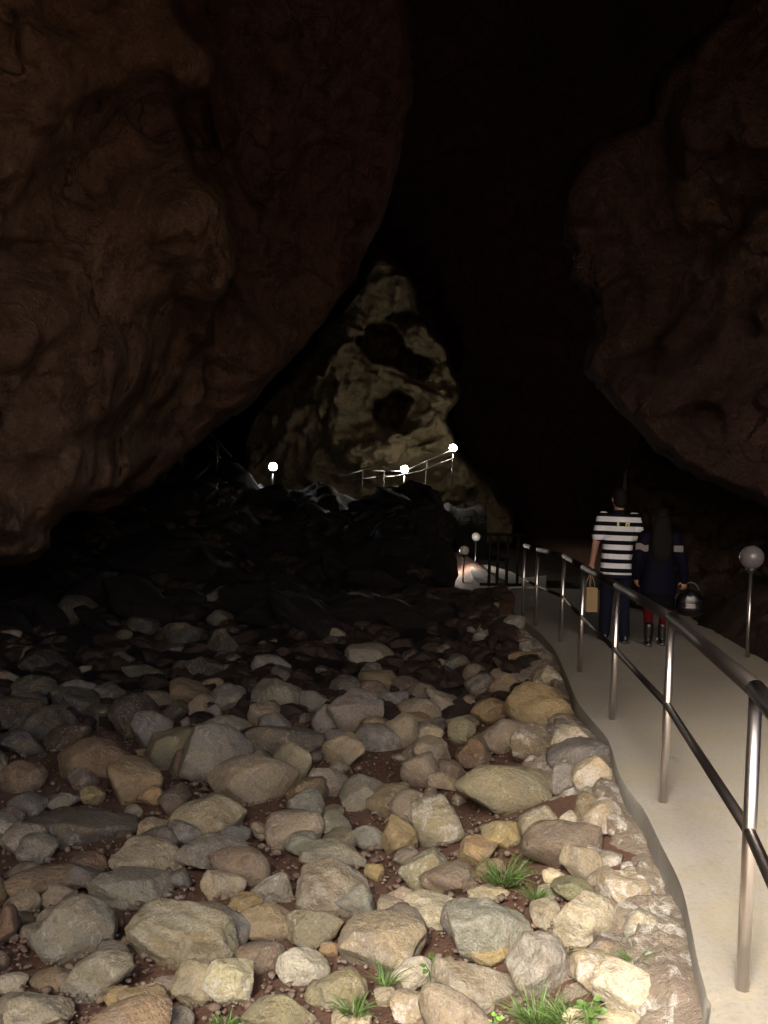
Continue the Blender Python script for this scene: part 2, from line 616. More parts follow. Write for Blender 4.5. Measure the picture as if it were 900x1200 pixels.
# the landing where the path turns left, far inside
lv = [at_plane(px, py)[:2] for px, py in ((552, 664), (551, 672), (557, 682), (563, 689), (590, 689.5), (618, 689.5), (640, 690), (640, 676), (612, 679), (600, 672), (585, 667), (572, 663))]
nL = len(lv)
o = link('landing', mesh_from('landing', [(p[0], p[1], 0.03) for p in lv] + [(p[0], p[1], -0.3) for p in lv],
         [tuple(range(nL))] + [(k, k + nL, (k + 1) % nL + nL, (k + 1) % nL) for k in range(nL)], False), M['path'])
tag(o, kind='structure')

# mortar-and-rubble footing along the kerb
fv, ff = [], []
NU = 26
yy = np.arange(1.6, 16.5, 0.022)
for y in yy:
    ex = float(edge_x(y))
    wid = 0.52 + 0.14 * math.sin(y * 2.1) + 0.08 * math.sin(y * 5.3)
    for k in range(NU + 1):
        t = k / NU
        x = ex + 0.02 - t * wid
        z = -0.115 - 0.03 * math.sin(y * 1.7) - (0.36 * t ** 1.4)
        fv.append((x, y, z))
fv = np.array(fv)
d = 0.085 * fbm(fv * np.array([6, 6, 3]), 5, 21, True, 0.62) + 0.10 * fbm(fv * 2.6, 3, 5)
fade = np.tile(np.clip(np.arange(NU + 1) / 4.0, 0.12, 1), len(yy))
fv[:, 2] += d * fade
fv[:, 0] -= d * 0.4 * fade
for r in range(len(yy) - 1):
    for k in range(NU):
        a = r * (NU + 1) + k
        ff.append((a, a + NU + 1, a + NU + 2, a + 1))
o = link('embankment', mesh_from('embankment', fv, ff), M['mortar'])
tag(o, kind='structure')


# ------------------------------------------------------------------ cave vault (closed but for the mouth behind the camera)
MOUTH_Y = -2.5
rows = [(-2.5, 6.2, 8.1, 2.4), (-2.0, 6.6, 8.5, 2.3), (-1.0, 9.0, 12, 1.2), (1, 10.5, 16, 0), (4, 12, 21, -0.5), (8, 13.5, 24, -1), (14, 15, 26, -1),
        (20, 16, 26, -1), (28, 16, 25, -2), (36, 15, 22, -2), (42, 12, 17, -2), (46, 7, 9, -2), (47.5, 1.0, 1.0, -2)]
yq = np.array([r[0] for r in rows])
vy = np.concatenate([np.linspace(-2.5, 1, 10), np.linspace(1.6, 47.5, 60)])
NA = 90
vv = []
for y in vy:
    W = np.interp(y, yq, [r[1] for r in rows])
    H = np.interp(y, yq, [r[2] for r in rows])
    cx = np.interp(y, yq, [r[3] for r in rows])
    for k in range(NA + 1):
        a = math.pi * (1.12 - 1.24 * k / NA)
        ca, sa = math.cos(a), math.sin(a)
        vv.append((cx + W * math.copysign(abs(ca) ** 0.8, ca), y, H * math.copysign(abs(sa) ** 0.9, sa) - 0.4))
vv = np.array(vv)
dn = fbm(vv * 0.22, 4, 31)
cdir = vv - np.array([-1, 18, 2.0])
cdir[:, 1] = 0
cdir /= np.linalg.norm(cdir, axis=1)[:, None] + 1e-6
amp = np.interp(vv[:, 1], [-2.5, 4], [0.8, 2.2])
vv += cdir * (dn * amp)[:, None]
vf = []
for r in range(len(vy) - 1):
    for k in range(NA):
        a = r * (NA + 1) + k
        vf.append((a, a + NA + 1, a + NA + 2, a + 1))
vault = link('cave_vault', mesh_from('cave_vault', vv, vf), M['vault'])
tag(vault, kind='structure')


# rough dark rock floor right of the path and beyond it
fx = np.arange(2.2, 15, 0.16)
fy = np.concatenate([np.arange(-1, 20, 0.16), np.arange(20, 46, 0.5)])
X, Y = np.meshgrid(fx, fy)
xr = np.interp(Y, RE[:, 1], RE[:, 0])
xr = np.where(Y > 17, 4.7 - (Y - 17) * 0.25, xr) + 0.12 * fbm(np.stack([X * 0, Y * 1.3, X * 0], -1), 3, 8)
u = np.maximum(X - xr, -0.6)
u = u * (1 - sstep(17, 22, Y)) - 0.3 * sstep(19, 24, Y)
P = np.stack([X, Y, X * 0], -1)
Z = 0.02 + np.clip(u, -0.6, 0.25) * 0.5 + 0.05 * fbm(P * 4, 3, 93) + 0.34 * np.clip(u, 0, 4) + sstep(0, .5, u) * (0.30 * fbm(P * 0.8, 5, 91, True) + 0.08 * fbm(P * 3, 3, 92, True))
idx = np.arange(X.size).reshape(X.shape)
gf = np.stack([idx[:-1, :-1], idx[:-1, 1:], idx[1:, 1:], idx[1:, :-1]], -1).reshape(-1, 4)
o = link('rock_floor', mesh_from('rock_floor', np.stack([X, Y, Z], -1).reshape(-1, 3), gf), M['floor'])
tag(o, kind='structure')


# ------------------------------------------------------------------ large rock masses
def poly_sd(px, py, poly):
    """signed distance (inside > 0) and nearest outline point"""
    P = np.stack([px, py], -1)
    A = np.array(poly, float)
    B = np.roll(A, -1, 0)
    best = np.full(px.shape, 1e9)
    near = np.zeros(P.shape)
    inside = np.zeros(px.shape, bool)
    for a, b in zip(A, B):
        ab = b - a
        t = np.clip(((P - a) @ ab) / max(ab @ ab, 1e-9), 0, 1)
        q = a + t[..., None] * ab
        d = np.hypot(*(np.moveaxis(P - q, -1, 0)))
        m = d < best
        best = np.where(m, d, best)
        near = np.where(m[..., None], q, near)
        cond = ((a[1] > py) != (b[1] > py))
        with np.errstate(divide='ignore', invalid='ignore'):
            xc = (b[0] - a[0]) * (py - a[1]) / (b[1] - a[1]) + a[0]
        inside ^= cond & (px < xc)
    return np.where(inside, best, -best), near


def ragged(poly, step=7, amp=2.5, seed=0):
    out = []
    n = len(poly)
    for i in range(n):
        a, b = np.array(poly[i], float), np.array(poly[(i + 1) % n], float)
        L = np.linalg.norm(b - a)
        k = max(1, int(L / step)) if L < 350 else 4
        nrm = np.array([-(b - a)[1], (b - a)[0]]) / max(L, 1e-6)
        for j in range(k):
            p = a + (b - a) * j / k
            w = float(vnoise(np.array([p[0] / 13., p[1] / 13., seed]))) + 0.5 * float(vnoise(np.array([p[0] / 5., p[1] / 5., seed + 5.])))
            out.append(tuple(p + nrm * w * amp))
    return out


def rock_mass(name, poly, depth, step, round_px, round_depth, mat, back=(0.6, 1.8, 4.0, 8.0), bdir=(0, 1, 0), ragamp=2.5, nfreq=1.0, namp=0.4, seed=0, ridged=True):
    poly = ragged(poly, 7, ragamp, seed)
    A = np.array(poly)
    gx = np.arange(A[:, 0].min() - step, A[:, 0].max() + 2 * step, step)
    gy = np.arange(A[:, 1].min() - step, A[:, 1].max() + 2 * step, step)
    PX, PY = np.meshgrid(gx, gy)
    sd, near = poly_sd(PX, PY, poly)
    ins = sd > 0
    qi = ins[:-1, :-1] | ins[1:, :-1] | ins[:-1, 1:] | ins[1:, 1:]
    snap = (~ins) | (sd < step * 0.35)
    PX = np.where(snap, near[..., 0], PX)
    PY = np.where(snap, near[..., 1], PY)
    sdc = np.where(snap, 0, sd)
    Yd = depth(PX, PY, sdc)
    rp = round_px(PX, PY) if callable(round_px) else round_px
    round_depth = round_depth(PX, PY) if callable(round_depth) else round_depth
    t = 1 - np.clip(sdc / rp, 0, 1)
    Yd = Yd + round_depth * (1 - np.sqrt(np.clip(1 - t ** 2.2, 0, 1)))
    D = FWD + RIGHT * ((PX - 450) / F)[..., None] + UP * (-(PY - 600) / F)[..., None]
    P = CAM + D * (Yd / D[..., 1])[..., None]
    Q = P + 0.25 * np.stack([fbm(P * 0.9, 3, 90), fbm(P * 0.9, 3, 91), fbm(P * 0.9, 3, 92)], -1)
    nz = namp * (1.3 * facet(Q * 0.42 * nfreq, 40 + seed, 11) + 0.75 * facet(Q * 1.05 * nfreq, 50 + seed, 16) + 0.34 * facet(Q * 2.6 * nfreq, 60 + seed, 16))
    nz = nz + 0.5 * namp * fbm(P * 0.35, 3, 70 + seed) + 0.10 * namp * fbm(P * 5.0, 4, 99 + seed, True)
    fadeb = np.clip(sdc / (rp * 0.4), 0, 1)
    Yd = Yd + nz * (0.25 + 0.75 * fadeb)
    P = CAM + D * (Yd / D[..., 1])[..., None]
    ny, nx = PX.shape
    idx = np.arange(nx * ny).reshape(ny, nx)
    q = np.stack([idx[:-1, :-1], idx[1:, :-1], idx[1:, 1:], idx[:-1, 1:]], -1)[qi]
    V = P.reshape(-1, 3)
    used = np.unique(q)
    remap = np.full(nx * ny, -1)
    remap[used] = np.arange(len(used))
    V = V[used]
    q = remap[q]
    # outline edges, pushed back into the rock
    e = np.concatenate([q[:, [0, 1]], q[:, [1, 2]], q[:, [2, 3]], q[:, [3, 0]]])
    key = {}
    for a, b in e:
        k = (min(a, b), max(a, b))
        key[k] = None if k in key else (a, b)
    be = [v for v in key.values() if v]
    bv = sorted({v for ab in be for v in ab})
    bi = {v: i for i, v in enumerate(bv)}
    cen = V[bv].mean(0)
    Vs, faces = [V], [tuple(r) for r in q]
    off, prev = len(V), {v: v for v in bv}
    base = V[bv]
    for k, bk in enumerate(back):
        ring = base + np.array(bdir, float) * bk
        ring += 0.12 * bk * np.stack([vnoise(ring * 0.6, 7), vnoise(ring * 0.6, 8) * 0.5, vnoise(ring * 0.6, 9)], -1) * (k > 0)
        Vs.append(ring)
        cur = {v: off + bi[v] for v in bv}
        for a, b in be:
            faces.append((prev[b], prev[a], cur[a], cur[b]))
        prev = cur
        off += len(bv)
    return link(name, mesh_from(name, np.concatenate(Vs), faces), mat)


def gauss(px, py, cx, cy, rx, ry, ang=0.0):
    c, s = math.cos(R(ang)), math.sin(R(ang))
    u = ((px - cx) * c + (py - cy) * s) / rx
    v = (-(px - cx) * s + (py - cy) * c) / ry
    return np.exp(-(u * u + v * v))


# left: the near overhanging face
FACE = [(-420, -420), (190, -420), (206, -60), (210, 10), (229, 40), (248, 58), (255, 80), (252, 98), (243, 109), (222, 112), (208, 124), (211, 145),
        (217, 168), (229, 204), (248, 219), (266, 238), (273, 262), (279, 292), (276, 318), (262, 348), (250, 372), (252, 420), (238, 470), (214, 512),
        (186, 538), (150, 566), (136, 577), (112, 582), (97, 592), (72, 608), (60, 622), (57, 640), (44, 655), (22, 663), (0, 664), (-120, 690), (-420, 760)]


def face_depth(px, py, sd):
    y = 10.4 + 0.006 * px + 0.0015 * (py - 300)
    y = y - 0.9 * gauss(px, py, 225, 75, 34, 44) - 0.7 * gauss(px, py, 215, 270, 48, 60, 20) - 0.5 * gauss(px, py, 258, 330, 26, 36, 20)
    y = y + 0.5 * gauss(px, py, 195, 150, 40, 35) - 0.9 * gauss(px, py, 90, 430, 150, 110) + 0.5 * gauss(px, py, 215, 355, 20, 40)
    y = y - 0.5 * gauss(px, py, 10, 610, 60, 40) - 0.6 * gauss(px, py, 40, 60, 90, 140)
    return y + 0.35 * np.sin(px * 0.02 + py * 0.013) * np.cos(py * 0.017)



WALL = [(60, -420), (470, -420), (474, -60), (481, 20), (485, 70), (483, 110), (474, 150), (468, 195), (455, 240), (440, 275), (425, 300), (412, 335), (395, 355),
        (372, 385), (350, 412), (318, 445), (292, 478), (262, 494), (240, 512), (205, 545), (170, 575), (120, 600), (60, 600)]


def wall_depth(px, py, sd):
    y = 13.5 + 0.0085 * px - 0.9 * gauss(px, py, 300, 420, 90, 90, -40) - 1.1 * gauss(px, py, 455, 60, 40, 130)
    return y + 0.7 * gauss(px, py, 300, 180, 60, 120) - 0.6 * gauss(px, py, 380, 200, 40, 120, 15)


def face_blend(px, py, sd):
    w = sstep(325, 430, py) * sstep(590, 500, py) * (1 - sstep(0, 120, sd)) * sstep(60, 160, px)
    return face_depth(px, py, sd) * (1 - w) + (wall_depth(px, py, sd) - 0.1) * w


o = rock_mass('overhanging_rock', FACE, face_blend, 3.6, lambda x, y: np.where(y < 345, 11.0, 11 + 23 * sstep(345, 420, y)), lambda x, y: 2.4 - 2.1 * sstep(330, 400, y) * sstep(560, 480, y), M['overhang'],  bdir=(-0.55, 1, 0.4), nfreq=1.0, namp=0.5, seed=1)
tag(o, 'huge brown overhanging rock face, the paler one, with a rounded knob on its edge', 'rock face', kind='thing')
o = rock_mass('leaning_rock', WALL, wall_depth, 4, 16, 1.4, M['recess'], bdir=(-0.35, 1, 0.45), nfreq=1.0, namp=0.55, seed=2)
tag(o, 'reddish rock wall with shade put into its colour, leaning right, set back behind the paler overhanging face', 'rock face', kind='thing')

RIGHTW = [(1500, -420), (900, -420), (868, -60), (850, 15), (822, 34), (795, 62), (770, 88), (761, 112), (757, 138), (735, 152), (708, 158), (688, 168), (670, 190),
          (657, 218), (654, 245), (652, 262), (657, 285), (668, 294), (664, 312), (668, 330), (690, 345), (694, 370), (700, 388), (688, 412), (683, 432),
          (700, 455), (722, 478), (744, 502), (768, 528), (800, 550), (838, 568), (870, 584), (920, 600), (1100, 640), (1500, 700)]


def right_depth(px, py, sd):
    y = 12.6 - 0.0065 * (px - 650) - 0.6 * gauss(px, py, 700, 230, 60, 70) - 0.5 * gauss(px, py, 675, 320, 25, 25) - 0.5 * gauss(px, py, 800, 480, 120, 60, 30)
    return y + 0.8 * gauss(px, py, 770, 200, 25, 60) + 0.35 * np.sin(px * 0.018 + py * 0.02)


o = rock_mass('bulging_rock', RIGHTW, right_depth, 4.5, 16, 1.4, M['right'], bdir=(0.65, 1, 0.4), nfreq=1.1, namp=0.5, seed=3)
tag(o, 'dim brown bulging rock wall with lumps on its edge, hanging above the two walkers', 'rock face', kind='thing')

LOWW = [(722, 600), (738, 530), (775, 480), (830, 470), (900, 480), (1500, 520), (1500, 860), (960, 800), (905, 775), (868, 752), (842, 738), (800, 724), (752, 716), (724, 708), (719, 650)]
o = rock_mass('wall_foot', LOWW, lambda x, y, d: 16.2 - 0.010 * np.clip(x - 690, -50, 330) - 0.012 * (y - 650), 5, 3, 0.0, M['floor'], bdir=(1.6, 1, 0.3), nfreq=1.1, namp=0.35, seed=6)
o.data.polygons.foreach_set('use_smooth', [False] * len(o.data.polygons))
tag(o, 'almost black rock wall rising beside the path behind the globe lamp and the walkers', 'rock face', kind='thing')

# far lit dripstone formation
FORM = [(437, 298), (453, 303), (468, 311), (480, 321), (488, 342), (495, 363), (503, 384), (516, 400), (526, 415), (532, 436), (541, 457), (534, 474), (523, 492),
        (530, 510), (538, 533), (558, 560), (575, 575), (589, 588), (601, 603), (604, 640), (300, 640), (284, 560), (286, 513), (300, 480), (330, 450), (352, 425),
        (372, 405), (378, 384), (392, 370), (408, 356), (424, 335), (430, 315)]


def form_depth(px, py, sd):
    y = 36.0 + 0.004 * np.abs(px - 440)
    wx = 7 * vnoise(np.stack([px / 16., py / 16., px * 0], -1), 61) + 4 * vnoise(np.stack([px / 6., py / 6., px * 0], -1), 62)
    hole = lambda cx, cy, rx, ry, a: sstep(0.30, 0.50, gauss(px + wx, py + wx * .7, cx, cy, rx, ry, a))
    y = y + 5.5 * hole(450, 402, 27, 25, 25) + 4.5 * hole(484, 426, 24, 15, 15)
    y = y + 5.0 * hole(460, 479, 25, 23, 0) + 3.0 * hole(471, 372, 26, 8, 8)
    y = y - 2.2 * gauss(px, py, 455, 530, 85, 26, -8) - 1.2 * gauss(px, py, 520, 490, 26, 45) - 1.0 * gauss(px, py, 400, 455, 26, 70, 12)
    y = y - 0.9 * gauss(px, py, 462, 340, 24, 34) - 1.0 * gauss(px, py, 475, 450, 50, 8, 22)
    y = y + 1.4 * sstep(30, -30, px - 345 + (py - 470) * 0.35) + 1.2 * gauss(px, py, 372, 500, 9, 60, 22)
    return y + 1.5 * sstep(555, 600, py)


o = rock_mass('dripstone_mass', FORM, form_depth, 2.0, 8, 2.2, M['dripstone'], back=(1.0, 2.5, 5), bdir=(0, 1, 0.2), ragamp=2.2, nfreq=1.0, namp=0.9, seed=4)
tag(o, 'tall pointed yellowish rock formation with two dark hollows, lit by the globe lamps below it', 'rock formation', kind='thing')


# dark wet slope between the stone bed and the lamps
def slope_base(x, y):
    x = np.asarray(x, float)
    crest = 1.62 + 0.13 * np.clip(-x - 1.5, -2, 6) + 0.30 * np.sin(x * 1.1 + 0.6) + 0.16 * np.sin(x * 2.9)
    h = -1.5 + (crest + 1.5) * np.clip((y - 12.6) / 13.4, 0, 1) ** 1.1
    h = np.where(y > 26, crest - (crest - 1.0) * sstep(26, 28, y), h)
    return h - 5.0 * sstep(0, 0.8, x - (0.55 + 0.09 * (y - 18)) + 0.2 * np.sin(y * 1.9) + 0.12 * np.sin(y * 5.1)) * sstep(30, 27.5, y)


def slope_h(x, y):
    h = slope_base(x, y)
    low = bed(x, y) + 0.05 * (np.asarray(y, float) - 10.4) - 0.02  # dark wet sheet carried over the back of the bed to deepen its gloom
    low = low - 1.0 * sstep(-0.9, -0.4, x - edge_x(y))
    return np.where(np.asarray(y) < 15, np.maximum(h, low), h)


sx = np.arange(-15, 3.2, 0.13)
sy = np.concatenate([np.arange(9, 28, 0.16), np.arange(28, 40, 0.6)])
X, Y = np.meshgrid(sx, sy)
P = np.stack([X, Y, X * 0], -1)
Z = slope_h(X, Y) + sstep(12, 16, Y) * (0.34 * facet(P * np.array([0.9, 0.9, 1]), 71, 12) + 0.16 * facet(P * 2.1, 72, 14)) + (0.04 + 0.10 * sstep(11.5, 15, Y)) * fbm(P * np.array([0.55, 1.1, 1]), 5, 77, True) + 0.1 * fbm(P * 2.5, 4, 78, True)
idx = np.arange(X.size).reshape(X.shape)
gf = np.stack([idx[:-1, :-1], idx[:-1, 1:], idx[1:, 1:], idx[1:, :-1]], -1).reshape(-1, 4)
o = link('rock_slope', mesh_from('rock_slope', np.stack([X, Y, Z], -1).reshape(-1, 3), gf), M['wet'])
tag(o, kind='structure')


# ------------------------------------------------------------------ stones
def ico(sub):
    bm = bmesh.new()
    bmesh.ops.create_icosphere(bm, subdivisions=sub, radius=1.0)
    v = np.array([p.co[:] for p in bm.verts])
    f = [tuple(q.index for q in p.verts) for p in bm.faces]
    bm.free()
    return v, f


ICO = {s: ico(s) for s in (1, 2, 3, 4, 5)}


def stone_mesh(name, size, ang, seed, sub=4, tilt=0.0, rough=1.0):
    """a water-worn or broken stone: a ball cut by random planes (ang = 0 round .. 1 angular), then worn by noise"""
    rng = np.random.default_rng(seed)
    u, f = ICO[sub]
    ang = min(1.0, 0.36 + 0.75 * ang)
    K = int(9 + 8 * ang)
    n = rng.normal(size=(K, 3))
    n /= np.linalg.norm(n, axis=1)[:, None]
    dlim = rng.uniform(0.92 - 0.44 * ang, 1.02 - 0.16 * ang, K)
    c = u @ n.T
    r = np.where(c > 0.05, dlim / np.maximum(c, 0.05), 9.0)
    kk = 9 + 62 * ang
    rr = np.concatenate([r, np.ones((len(u), 1)) * 1.02], 1)
    rad = -np.log(np.exp(-kk * rr).sum(1)) / kk
    rad = rad / np.percentile(rad, 85)
    s3 = rng.uniform(0, 50, 3)
    rad = rad * (1 + (0.19 - 0.10 * ang) * fbm(u * 1.25 + s3, 3, 5) + rough * 0.045 * fbm(u * 3.4 + s3, 4, 6, True) + rough * 0.022 * fbm(u * 10 + s3, 3, 9))
    v = u * rad[:, None]
    v = v * (np.array(size) / 2.0 / np.abs(v).max(0))
    ct, st = math.cos(R(tilt)), math.sin(R(tilt))
    v = np.stack([v[:, 0] * ct - v[:, 2] * st, v[:, 1], v[:, 0] * st + v[:, 2] * ct], 1)
    return mesh_from(name, v, f)


PAL = {'grey': (.27, .255, .235), 'mauve': (.24, .222, .21), 'olive': (.27, .245, .17), 'tan': (.38, .315, .235), 'cream': (.48, .42, .32),
       'white': (.58, .54, .47), 'ochre': (.34, .265, .145), 'orange': (.35, .245, .15), 'red': (.21, .135, .095), 'brown': (.25, .19, .14),
       'dark': (.13, .11, .10), 'blue': (.28, .28, .27), 'green': (.21, .215, .135), 'pink': (.36, .305, .235), 'beige': (.34, .295, .24)}

